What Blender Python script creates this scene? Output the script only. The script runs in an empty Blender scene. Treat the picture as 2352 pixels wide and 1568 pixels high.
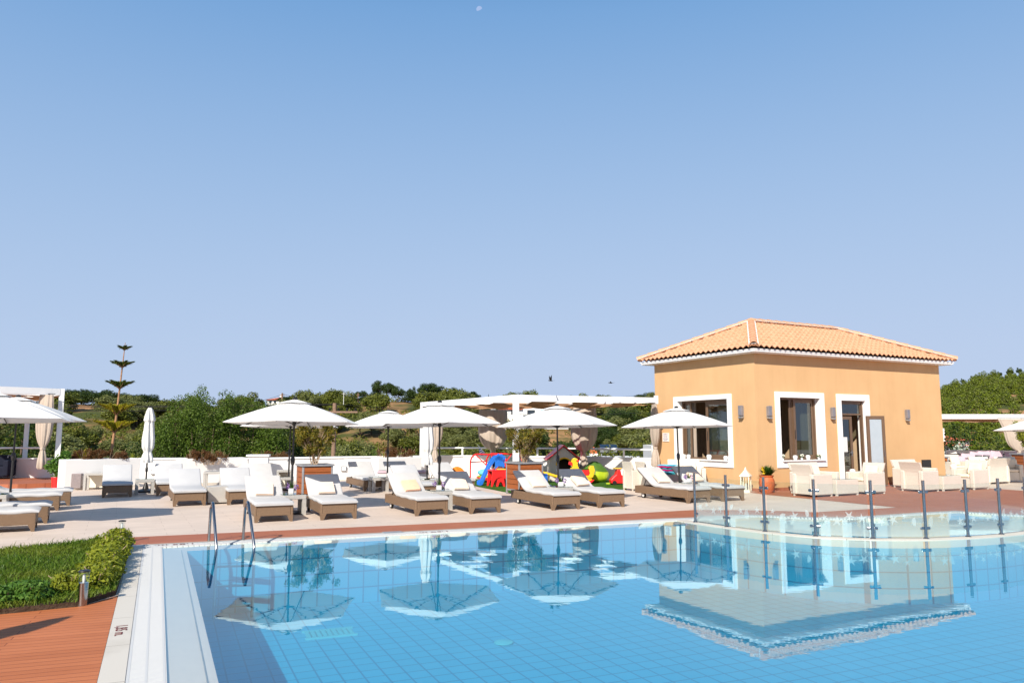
import bpy, bmesh, math, random
import numpy as np
from mathutils import Vector, Matrix
from mathutils.geometry import tessellate_polygon
random.seed(7); rng=np.random.default_rng(7)
R=math.radians; PI=math.pi
sc=bpy.context.scene; COL=sc.collection
# ---------------- camera model (measured from the photograph, 2352x1568 reading) ------------
H=1.65; F=1750.0; TILT=math.atan(208/1750)
def ray(x,y):
    dx=(x-1176)/F; dy=-(y-784)/F
    return dx, math.cos(TILT)-dy*math.sin(TILT), math.sin(TILT)+dy*math.cos(TILT)
def P(x,y,z=0.0):
    a,b,c=ray(x,y); s=(z-H)/c; return Vector((a*s,b*s,z))
def Q(x,y,D):
    a,b,c=ray(x,y); s=D/b; return Vector((a*s,D,H+c*s))
cam=bpy.data.cameras.new('camera'); camo=bpy.data.objects.new('camera',cam); COL.objects.link(camo)
camo.location=(0,0,H); camo.rotation_euler=(PI/2+TILT,0,0)
cam.sensor_width=36; cam.lens=36*F/2352; cam.clip_start=.05; cam.clip_end=9000
sc.camera=camo
# ---------------- materials ------------
def nt(name):
    m=bpy.data.materials.new(name); m.use_nodes=True; t=m.node_tree; t.nodes.clear()
    o=t.nodes.new('ShaderNodeOutputMaterial'); return m,t,o
def N(t,ty,**k):
    n=t.nodes.new('ShaderNode'+ty)
    for a,b in k.items():
        if a.startswith('i_'): n.inputs[a[2:].replace('_',' ')].default_value=b
        else: setattr(n,a,b)
    return n
def L(t,a,b): t.links.new(a,b)
def c4(c): return (c[0],c[1],c[2],1)
def coords(t,rot=0.0,scale=(1,1,1),kind='Object',loc=(0,0,0)):
    tc=N(t,'TexCoord'); mp=N(t,'Mapping')
    mp.inputs['Rotation'].default_value=(0,0,rot); mp.inputs['Scale'].default_value=scale; mp.inputs['Location'].default_value=loc
    L(t,tc.outputs[kind],mp.inputs['Vector']); return mp.outputs['Vector']
def mixc(t,fac,a,b,blend='MIX'):
    m=N(t,'Mix',data_type='RGBA',blend_type=blend)
    if isinstance(fac,(int,float)): m.inputs[0].default_value=fac
    else: L(t,fac,m.inputs[0])
    for i,x in ((6,a),(7,b)):
        if isinstance(x,(tuple,list)): m.inputs[i].default_value=c4(x)
        else: L(t,x,m.inputs[i])
    return m.outputs[2]
def ramp(t,fac,p):
    r=N(t,'ValToRGB'); e=r.color_ramp.elements
    while len(e)<len(p): e.new(0.5)
    for i,(q,c) in enumerate(p): e[i].position=q; e[i].color=c4(c) if not isinstance(c,(int,float)) else (c,c,c,1)
    L(t,fac,r.inputs[0]); return r.outputs[0]
def noise(t,v,scale,detail=4,rough=.55):
    n=N(t,'TexNoise'); n.inputs['Scale'].default_value=scale; n.inputs['Detail'].default_value=detail; n.inputs['Roughness'].default_value=rough
    if v is not None: L(t,v,n.inputs['Vector'])
    return n.outputs['Fac']
def princ(t,o,col,rough=.6,spec=.4,metal=0,bump=None,bs=.2,bd=.01,**k):
    p=N(t,'BsdfPrincipled')
    if isinstance(col,(tuple,list)): p.inputs['Base Color'].default_value=c4(col)
    else: L(t,col,p.inputs['Base Color'])
    if isinstance(rough,(int,float)): p.inputs['Roughness'].default_value=rough
    else: L(t,rough,p.inputs['Roughness'])
    p.inputs['Specular IOR Level'].default_value=spec; p.inputs['Metallic'].default_value=metal
    if bump is not None:
        b=N(t,'Bump'); b.inputs['Strength'].default_value=bs; b.inputs['Distance'].default_value=bd; L(t,bump,b.inputs['Height']); L(t,b.outputs[0],p.inputs['Normal'])
    for a,v in k.items(): p.inputs[a.replace('_',' ')].default_value=v
    L(t,p.outputs[0],o.inputs[0]); return p
def simple(name,col,rough=.6,spec=.4,metal=0,var=.12,scale=6,bs=.15,bd=.004,bscale=60,**k):
    m,t,o=nt(name); v=coords(t); n=noise(t,v,scale)
    c=mixc(t,ramp(t,n,[(.3,0.0),(.7,1.0)]),tuple(x*(1-var) for x in col),tuple(min(1,x*(1+var)) for x in col))
    princ(t,o,c,rough,spec,metal,noise(t,v,bscale,3),bs,bd,**k); return m
M={}
M['plaster_white']=simple('white_plaster',(.78,.77,.755),.85,.2,var=.03,scale=1.5,bscale=90,bs=.25)
M['white_metal']=simple('white_paint',(.88,.88,.87),.35,.5,var=.02,bs=.03)
M['trim']=simple('window_trim_white',(.88,.88,.87),.6,.3,var=.015,bs=.1)
M['grey_metal']=simple('grey_metal',(.42,.43,.44),.4,.5,.6,var=.08)
M['galv']=simple('galvanised_frame',(.40,.40,.41),.45,.5,.5,var=.12,scale=12)
M['steel']=simple('stainless_steel',(.36,.36,.37),.15,.5,1,var=.06,bs=.02)
M['black']=simple('black_metal',(.018,.016,.016),.4,.5,var=.1)
M['rubber']=simple('black_rubber',(.02,.02,.02),.7,.2)
M['brownalu']=simple('bronze_aluminium',(.17,.105,.065),.4,.5,.2,var=.06,bs=.03)
M['red']=simple('red_plastic',(.75,.02,.02),.35,.5,var=.06,bs=.03)
M['blue']=simple('blue_plastic',(.02,.16,.62),.3,.5,var=.06,bs=.03)
M['yellow']=simple('yellow_plastic',(.85,.50,.02),.35,.5,var=.06,bs=.03)
M['orange_f']=simple('orange_fabric',(.80,.22,.02),.6,.3,var=.1,bs=.4,bd=.02,bscale=9)
M['lime_f']=simple('lime_fabric',(.42,.55,.02),.5,.35,var=.12,bs=.4,bd=.02,bscale=9)
M['green_f']=simple('green_fabric',(.07,.16,.02),.5,.35,var=.12,bs=.4,bd=.02,bscale=9)
M['playwall']=simple('playhouse_wall',(.62,.58,.52),.5,.4,var=.05)
M['cream']=simple('cream_paint',(.80,.74,.60),.5,.4,var=.04)
M['dark_in']=simple('dark_interior',(.06,.045,.035),.8,.1)
M['room']=simple('room_plaster',(.50,.36,.23),.9,.1,var=.05)
M['clay']=simple('terracotta_pot',(.50,.13,.045),.55,.3,var=.18,scale=8,bs=.3)
M['ceramic']=simple('white_ceramic',(.74,.74,.73),.2,.5,var=.01,bs=0)
M['pinkf']=simple('pale_pink_fabric',(.56,.42,.48),.85,.2,var=.04,bs=.5,bd=.01,bscale=14)
M['towel']=simple('peach_towel',(.80,.65,.53),.95,.1,var=.05,scale=20,bs=.6,bd=.004,bscale=160)
M['cush']=simple('cream_cushion',(.80,.70,.55),.9,.1,var=.05,bs=.4,bd=.006,bscale=40)
M['curtain']=simple('taupe_curtain',(.46,.385,.32),.9,.1,var=.05,bs=.3,bd=.004,bscale=80,Sheen_Weight=.1)
M['darkwick']=simple('dark_rattan',(.05,.03,.025),.6,.3)
M['darkfab']=simple('navy_fabric',(.012,.015,.03),.8,.2)
M['bark']=simple('tree_bark',(.16,.11,.075),.9,.1,var=.3,scale=9,bs=.6,bd=.03,bscale=20)
M['pinebark']=simple('araucaria_bark',(.36,.20,.11),.85,.1,var=.25,scale=14,bs=.5,bd=.02,bscale=30)
M['twig']=simple('pale_twig',(.48,.34,.22),.8,.2,var=.2,scale=14)
M['polewood']=simple('pole_wood',(.26,.17,.12),.9,.1,var=.2,scale=8)
M['soil']=simple('soil',(.07,.045,.03),.95,.1,var=.3,scale=12,bs=.8,bd=.03,bscale=30)
M['houseW']=simple('house_white',(.80,.79,.76),.85,.2,var=.04)
M['houseR']=simple('house_tile',(.50,.13,.06),.8,.2,var=.15)
M['glassdark']=simple('dark_window_glass',(.03,.04,.05),.1,.6)
M['purple']=simple('lavender_petals',(.30,.18,.42),.7,.2)
M['yellowfl']=simple('yellow_petals',(.85,.60,.03),.6,.2)
M['whitefl']=simple('white_petals',(.85,.84,.74),.6,.2)
M['maroon']=simple('depth_marking_paint',(.13,.008,.012),.6,.2)
M['inkblue']=simple('sign_print',(.16,.10,.22),.7,.2)
M['inkgrey']=simple('notice_print',(.14,.14,.15),.7,.2)
M['tyre_hub']=simple('wheel_hub_white',(.75,.75,.74),.4,.4)
M['lampglass']=simple('grey_lamp_glass',(.21,.20,.22),.25,.5)
M['aqua_t']=simple('aqua_towel',(.16,.55,.75),.95,.1); M['mag_t']=simple('magenta_towel',(.50,.02,.16),.95,.1); M['teal_t']=simple('teal_towel',(.05,.38,.45),.95,.1)
M['turfblue']=simple('flag_blue',(.01,.10,.42),.7,.2); M['flagw']=simple('flag_white',(.82,.83,.86),.7,.2)
# render of outdoor wall
def stucco():
    m,t,o=nt('ochre_render'); v=coords(t); n=noise(t,v,.9,6); n2=noise(t,coords(t,scale=(3,3,.35)),1.6,5)
    c=mixc(t,ramp(t,n,[(.3,0.0),(.7,1.0)]),(.60,.375,.19),(.66,.425,.22))
    c=mixc(t,ramp(t,n2,[(.45,0.0),(.75,.35)]),c,(.55,.34,.165))
    princ(t,o,c,.9,.15,0,noise(t,v,110,4),.35,.004); return m
M['stucco']=stucco()
def rooft():
    m,t,o=nt('clay_roof_tiles'); v=coords(t); n=noise(t,v,5,3); n2=noise(t,v,1.1,5)
    c=mixc(t,ramp(t,n,[(.3,0.0),(.7,1.0)]),(.60,.305,.17),(.70,.39,.23)); c=mixc(t,ramp(t,n2,[(.5,0.0),(.8,.4)]),c,(.66,.36,.24))
    princ(t,o,c,.8,.2,0,noise(t,v,60,3),.3,.004); return m
M['rooftile']=rooft()
def wick(name,c1,c2,sz=.022):
    m,t,o=nt(name); tc=N(t,'TexCoord'); mp=N(t,'Mapping'); L(t,tc.outputs['Object'],mp.inputs[0])
    sx=N(t,'SeparateXYZ'); L(t,mp.outputs[0],sx.inputs[0])
    ad=N(t,'Math',operation='ADD'); L(t,sx.outputs[0],ad.inputs[0]); L(t,sx.outputs[1],ad.inputs[1])
    cb=N(t,'CombineXYZ'); L(t,ad.outputs[0],cb.inputs[0]); L(t,sx.outputs[2],cb.inputs[1])
    b=N(t,'TexBrick',offset=.5); b.inputs['Scale'].default_value=1; b.inputs['Brick Width'].default_value=sz*1.5; b.inputs['Row Height'].default_value=sz*.6
    b.inputs['Mortar Size'].default_value=sz*.09; b.inputs['Color1'].default_value=c4(c1); b.inputs['Color2'].default_value=c4(tuple(x*1.15 for x in c1)); b.inputs['Mortar'].default_value=c4(c2)
    L(t,cb.outputs[0],b.inputs['Vector'])
    n=noise(t,mp.outputs[0],3,3); c=mixc(t,ramp(t,n,[(.35,0.0),(.7,.25)]),b.outputs['Color'],tuple(x*.75 for x in c1))
    princ(t,o,c,.55,.35,0,b.outputs['Fac'],-.6,.004); return m
M['wicker']=wick('taupe_wicker',(.24,.155,.095),(.07,.04,.022))
M['wickerw']=wick('white_wicker',(.50,.485,.455),(.27,.25,.23))
M['wickerc']=wick('cream_wicker',(.70,.655,.58),(.47,.42,.34))
M['wickerg']=wick('grey_wicker',(.36,.30,.30),(.16,.14,.14))
def cloth(name,col,tr=.35,bscale=7,bs=.25):
    m,t,o=nt(name); v=coords(t); b=N(t,'Bump'); b.inputs['Strength'].default_value=bs; b.inputs['Distance'].default_value=.02; L(t,noise(t,v,bscale,3),b.inputs['Height'])
    n=noise(t,v,2.2,4); c=mixc(t,ramp(t,n,[(.3,0.0),(.75,1.0)]),col,tuple(x*.93 for x in col))
    d=N(t,'BsdfDiffuse'); s=N(t,'BsdfTranslucent'); L(t,c,d.inputs[0]); L(t,c,s.inputs[0]); L(t,b.outputs[0],d.inputs['Normal'])
    x=N(t,'MixShader'); x.inputs[0].default_value=tr; L(t,d.outputs[0],x.inputs[1]); L(t,s.outputs[0],x.inputs[2]); L(t,x.outputs[0],o.inputs[0]); return m
M['canopy']=cloth('white_canopy_cloth',(.80,.79,.77),.10)
M['mattress']=cloth('white_mattress_cloth',(.545,.545,.55),.0,4,.35)
M['closedcloth']=cloth('white_furled_cloth',(.82,.81,.78),.15)
M['reed']=cloth('tan_shade_cloth',(.36,.20,.11),.10)
def wood(name,c1,c2,axis=0,scale=3):
    m,t,o=nt(name); s=[14,14,14]; s[axis]=1.2
    v=coords(t,scale=tuple(s)); n=noise(t,v,scale,5); c=mixc(t,ramp(t,n,[(.3,0.0),(.7,1.0)]),c1,c2)
    princ(t,o,c,.55,.35,0,n,.2,.003); return m
M['slat']=wood('stained_pine_slats',(.42,.13,.035),(.24,.065,.02))
def decking(name,rot,c1,c2,gap,w=.145,ln=1.9,stain=True):
    m,t,o=nt(name); v=coords(t,rot)
    b=N(t,'TexBrick',offset=.37); b.inputs['Scale'].default_value=1; b.inputs['Brick Width'].default_value=ln; b.inputs['Row Height'].default_value=w; b.inputs['Mortar Size'].default_value=.004
    b.inputs['Mortar Smooth'].default_value=.2
    b.inputs['Color1'].default_value=c4(c1); b.inputs['Color2'].default_value=c4(c2); b.inputs['Mortar'].default_value=c4(gap); L(t,v,b.inputs['Vector'])
    mp=coords(t,rot,(1,18,1)); n=noise(t,mp,2.5,5)
    c=mixc(t,ramp(t,n,[(.35,0.0),(.7,.35)]),b.outputs['Color'],tuple(x*.72 for x in c1))
    n2=noise(t,v,1.1,5); c=mixc(t,ramp(t,n2,[(.45,0.0),(.8,.35)]),c,tuple(min(1,x*1.35+.04) for x in c1))
    princ(t,o,c,.6,.3,0,b.outputs['Fac'],-.4,.004); return m
M['deck']=decking('composite_decking',-R(20),(.47,.145,.048),(.54,.175,.062),(.16,.035,.014),w=.095,ln=1.6)
M['deckfar']=decking('terracotta_border_planks',-R(25),(.38,.125,.06),(.42,.14,.068),(.22,.06,.03))
M['tiles']=decking('beige_plank_tiles',-R(27),(.64,.525,.435),(.685,.565,.475),(.43,.34,.27),w=.30,ln=1.2)
def pooltile(name,c1,c2,g,w=.25,h=.25,rot=-R(24),rough=.3):
    m,t,o=nt(name); tc=N(t,'TexCoord'); ge=N(t,'NewGeometry')
    mp=N(t,'Mapping'); mp.inputs['Rotation'].default_value=(0,0,rot); L(t,tc.outputs['Object'],mp.inputs[0])
    sp=N(t,'SeparateXYZ'); L(t,mp.outputs[0],sp.inputs[0]); sn=N(t,'SeparateXYZ'); L(t,ge.outputs['True Normal'],sn.inputs[0])
    ab=N(t,'Math',operation='ABSOLUTE'); L(t,sn.outputs[2],ab.inputs[0]); gt=N(t,'Math',operation='GREATER_THAN'); gt.inputs[1].default_value=.5; L(t,ab.outputs[0],gt.inputs[0])
    ad=N(t,'Math',operation='ADD'); L(t,sp.outputs[0],ad.inputs[0]); L(t,sp.outputs[1],ad.inputs[1])
    c1v=N(t,'CombineXYZ'); L(t,ad.outputs[0],c1v.inputs[0]); L(t,sp.outputs[2],c1v.inputs[1])
    mx=N(t,'Mix',data_type='VECTOR'); L(t,gt.outputs[0],mx.inputs[0]); L(t,c1v.outputs[0],mx.inputs[4]); L(t,mp.outputs[0],mx.inputs[5])
    b=N(t,'TexBrick',offset=0); b.inputs['Scale'].default_value=1; b.inputs['Brick Width'].default_value=w; b.inputs['Row Height'].default_value=h; b.inputs['Mortar Size'].default_value=.010; b.inputs['Mortar Smooth'].default_value=.1
    b.inputs['Color1'].default_value=c4(c1); b.inputs['Color2'].default_value=c4(c2); b.inputs['Mortar'].default_value=c4(g); L(t,mx.outputs[1],b.inputs['Vector'])
    princ(t,o,b.outputs['Color'],rough,.3); return m
M['pooltile']=pooltile('blue_pool_tiles',(.010,.300,.50),(.014,.320,.53),(.004,.155,.31),.225,.24)
M['shallowtile']=pooltile('pale_pool_tiles',(.42,.66,.72),(.46,.69,.75),(.30,.52,.60),.25,.25)
def copm():
    m,t,o=nt('cream_coping_stone'); b=N(t,'TexBrick',offset=0); b.inputs['Scale'].default_value=1; b.inputs['Brick Width'].default_value=.98; b.inputs['Row Height'].default_value=40; b.inputs['Mortar Size'].default_value=.004
    b.inputs['Color1'].default_value=(.60,.555,.48,1); b.inputs['Color2'].default_value=(.65,.60,.525,1); b.inputs['Mortar'].default_value=(.30,.27,.22,1); L(t,coords(t,-R(114.8),loc=(0,20,0)),b.inputs['Vector'])
    v=coords(t); n=noise(t,v,1.7,6,.6); c=mixc(t,ramp(t,n,[(.52,0.0),(.72,.45)]),b.outputs['Color'],(.46,.41,.34)); princ(t,o,c,.6,.35,0,noise(t,v,80,3),.1,.004); return m
M['coping']=copm(); M['draintile']=simple('teal_drain_plastic',(.05,.40,.50),.5,.3,var=.05)
M['ledge']=simple('white_pool_rim',(.70,.635,.545),.35,.4,var=.02,bs=.03)
def grate(rot):
    m,t,o=nt('overflow_grate'); return m
M['gratew']=simple('white_grate_plastic',(.60,.60,.59),.5,.4,var=.01,bs=.02)
M['gutter']=simple('gutter_channel',(.35,.35,.35),.8,.1)
def schlick(t,f0,normal=None):
    ge=N(t,'NewGeometry'); d=N(t,'VectorMath',operation='DOT_PRODUCT'); L(t,ge.outputs['Incoming'],d.inputs[0]); L(t,normal if normal is not None else ge.outputs['Normal'],d.inputs[1])
    a=N(t,'Math',operation='ABSOLUTE'); L(t,d.outputs['Value'],a.inputs[0]); b=N(t,'Math',operation='SUBTRACT',use_clamp=True); b.inputs[0].default_value=1; L(t,a.outputs[0],b.inputs[1])
    c=N(t,'Math',operation='POWER'); c.inputs[1].default_value=5; L(t,b.outputs[0],c.inputs[0]); e=N(t,'Math',operation='MULTIPLY_ADD',use_clamp=True); L(t,c.outputs[0],e.inputs[0]); e.inputs[1].default_value=1-f0; e.inputs[2].default_value=f0; return e.outputs[0]
def water():
    m,t,o=nt('pool_water'); v=coords(t,0,(1,1,1))
    b=N(t,'Bump'); b.inputs['Strength'].default_value=.5; b.inputs['Distance'].default_value=.0013
    n1=noise(t,coords(t,R(12),(.55,1.5,1)),1.7,3,.5); n2=noise(t,coords(t,-R(20),(1,2.4,1)),5.5,2,.5)
    ad=N(t,'Math',operation='MULTIPLY_ADD'); L(t,n2,ad.inputs[0]); ad.inputs[1].default_value=.16; L(t,n1,ad.inputs[2]); L(t,ad.outputs[0],b.inputs['Height'])
    fr=schlick(t,.02,b.outputs[0])
    bo=N(t,'Math',operation='MULTIPLY_ADD'); bo.inputs[1].default_value=1.25; bo.inputs[2].default_value=.02; bo.use_clamp=True; L(t,fr,bo.inputs[0])
    tr=N(t,'BsdfTransparent'); tr.inputs[0].default_value=(.965,.99,1,1)
    g=N(t,'BsdfGlossy'); g.inputs['Roughness'].default_value=.0; g.inputs[0].default_value=(.74,.97,1,1); L(t,b.outputs[0],g.inputs['Normal'])
    x=N(t,'MixShader'); L(t,bo.outputs[0],x.inputs[0]); L(t,tr.outputs[0],x.inputs[1]); L(t,g.outputs[0],x.inputs[2]); L(t,x.outputs[0],o.inputs[0]); return m
M['water']=water()
def pane(name,tint=(.92,.96,.95),extra=.0,frost=False):
    m,t,o=nt(name); fr=schlick(t,.04)
    bo=N(t,'Math',operation='ADD'); bo.inputs[1].default_value=extra; bo.use_clamp=True; L(t,fr,bo.inputs[0])
    tr=N(t,'BsdfTransparent'); tr.inputs[0].default_value=c4(tint); g=N(t,'BsdfGlossy'); g.inputs['Roughness'].default_value=.01; g.inputs[0].default_value=(.95,.97,1,1)
    x=N(t,'MixShader'); L(t,bo.outputs[0],x.inputs[0]); L(t,tr.outputs[0],x.inputs[1]); L(t,g.outputs[0],x.inputs[2]); out=x.outputs[0]
    if frost:
        tc=N(t,'TexCoord'); s=N(t,'SeparateXYZ'); L(t,tc.outputs['Object'],s.inputs[0])
        r=ramp(t,s.outputs[2],[(.02,.46),(.20,.30),(.36,.06),(.5,0.01)])
        d=N(t,'BsdfDiffuse'); d.inputs[0].default_value=(.72,.82,.80,1); tl=N(t,'BsdfTranslucent'); tl.inputs[0].default_value=(.72,.82,.80,1); dm=N(t,'MixShader'); dm.inputs[0].default_value=.5; L(t,d.outputs[0],dm.inputs[1]); L(t,tl.outputs[0],dm.inputs[2])
        y=N(t,'MixShader'); L(t,r,y.inputs[0]); L(t,out,y.inputs[1]); L(t,dm.outputs[0],y.inputs[2]); out=y.outputs[0]
    L(t,out,o.inputs[0]); return m
M['doorglass']=simple('frosted_door_glass',(.38,.44,.49),.12,.6,var=.03,bs=.02); M['glass']=pane('clear_glass'); M['winglass']=pane('window_glass',(.55,.60,.58),.06); M['fenceglass']=pane('frosted_fence_glass',(.93,.97,.96),0,True); M['tableglass']=pane('table_glass',(.45,.60,.58),.08)
def etchm():
    m,t,o=nt('etched_motif'); v=coords(t); d=N(t,'BsdfDiffuse'); L(t,mixc(t,noise(t,v,30,2),(.55,.68,.68),(.66,.78,.78)),d.inputs[0]); tr=N(t,'BsdfTransparent'); x=N(t,'MixShader'); x.inputs[0].default_value=.42; L(t,tr.outputs[0],x.inputs[1]); L(t,d.outputs[0],x.inputs[2]); L(t,x.outputs[0],o.inputs[0]); return m
M['etch']=etchm()
def leafm(name,c1,c2,tr=.3,sp=.25,c3=None):
    m,t,o=nt(name); ge=N(t,'NewGeometry'); v=coords(t); n=noise(t,v,.9,3)
    c=mixc(t,ge.outputs['Random Per Island'],c1,c2)
    if c3: c=mixc(t,ramp(t,n,[(.48,0.0),(.62,.8)]),c,c3)
    p=N(t,'BsdfPrincipled'); L(t,c,p.inputs['Base Color']); p.inputs['Roughness'].default_value=.5; p.inputs['Specular IOR Level'].default_value=sp
    s=N(t,'BsdfTranslucent'); L(t,c,s.inputs[0]); x=N(t,'MixShader'); x.inputs[0].default_value=tr; L(t,p.outputs[0],x.inputs[1]); L(t,s.outputs[0],x.inputs[2]); L(t,x.outputs[0],o.inputs[0]); return m
M['lf_big']=leafm('poplar_leaves',(0.055,0.102,0.012),(0.130,0.196,0.024))
M['lf_dark']=leafm('dark_hedge_leaves',(0.024,0.049,0.007),(0.062,0.100,0.015))
M['lf_pine']=leafm('pine_needles',(0.024,0.046,0.009),(0.054,0.085,0.014),.15)
M['lf_olive']=leafm('olive_leaves',(0.117,0.138,0.039),(0.217,0.229,0.071),.2)
M['lf_scrub']=leafm('scrub_leaves',(0.085,0.109,0.015),(0.169,0.181,0.028),.2)
M['lf_bright']=leafm('bright_pine_needles',(0.084,0.126,0.009),(0.204,0.246,0.019),.2,.25,(.13,.14,.045))
M['lf_yel']=leafm('yellow_green_leaves',(0.167,0.215,0.019),(0.332,0.352,0.028),.35)
M['lf_shrub']=leafm('ochre_shrub_leaves',(0.087,0.104,0.013),(0.260,0.190,0.023),.3)
M['lf_rust']=leafm('rust_brown_foliage',(0.075,0.045,0.014),(0.190,0.075,0.025),.2)
M['lf_norf']=leafm('araucaria_needles',(0.035,0.060,0.010),(0.130,0.160,0.020),.2) #('araucaria_needles',(0.031,0.053,0.009),(0.093,0.105,0.012),.2)
M['lf_norfy']=leafm('yellowing_araucaria_needles',(0.180,0.198,0.013),(0.495,0.405,0.027),.25)
M['lf_fern']=leafm('fern_leaves',(0.019,0.062,0.009),(0.056,0.124,0.012),.3)
M['lf_grass']=leafm('grass_blades',(0.041,0.106,0.009),(0.162,0.250,0.022),.35,.25,(.19,.23,.025))
M['lf_basil']=leafm('potted_bush_leaves',(0.048,0.128,0.016),(0.128,0.240,0.032),.3)
M['lf_wht']=leafm('pale_blossom',(0.500,0.550,0.420),(0.750,0.750,0.620),.3)
def terr():
    m,t,o=nt('hillside_earth'); v=coords(t); n=noise(t,v,.05,6,.6); n2=noise(t,v,.35,6,.65)
    c=mixc(t,ramp(t,n,[(.44,0.0),(.57,1.0)]),(.07,.085,.025),(.40,.22,.11)); c=mixc(t,ramp(t,n2,[(.50,0.0),(.64,.8)]),c,(.075,.09,.03))
    princ(t,o,c,.95,.1,0,n2,.6,.3); return m
M['terrain']=terr()
def turfm():
    m,t,o=nt('artificial_turf'); v=coords(t); n=noise(t,v,1.2,4); n2=noise(t,v,70,3)
    c=mixc(t,ramp(t,n,[(.3,0.0),(.7,1.0)]),(.035,.105,.012),(.06,.15,.02)); princ(t,o,c,.9,.1,0,n2,.8,.02); return m
M['turf']=turfm()
def emis(name,col,s):
    m,t,o=nt(name); e=N(t,'Emission'); e.inputs[0].default_value=c4(col); e.inputs[1].default_value=s; v=coords(t); n=noise(t,v,.12,3); L(t,mixc(t,ramp(t,n,[(.35,0.0),(.7,.25)]),col,tuple(x*.8 for x in col)),e.inputs[0]); L(t,e.outputs[0],o.inputs[0]); return m
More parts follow.
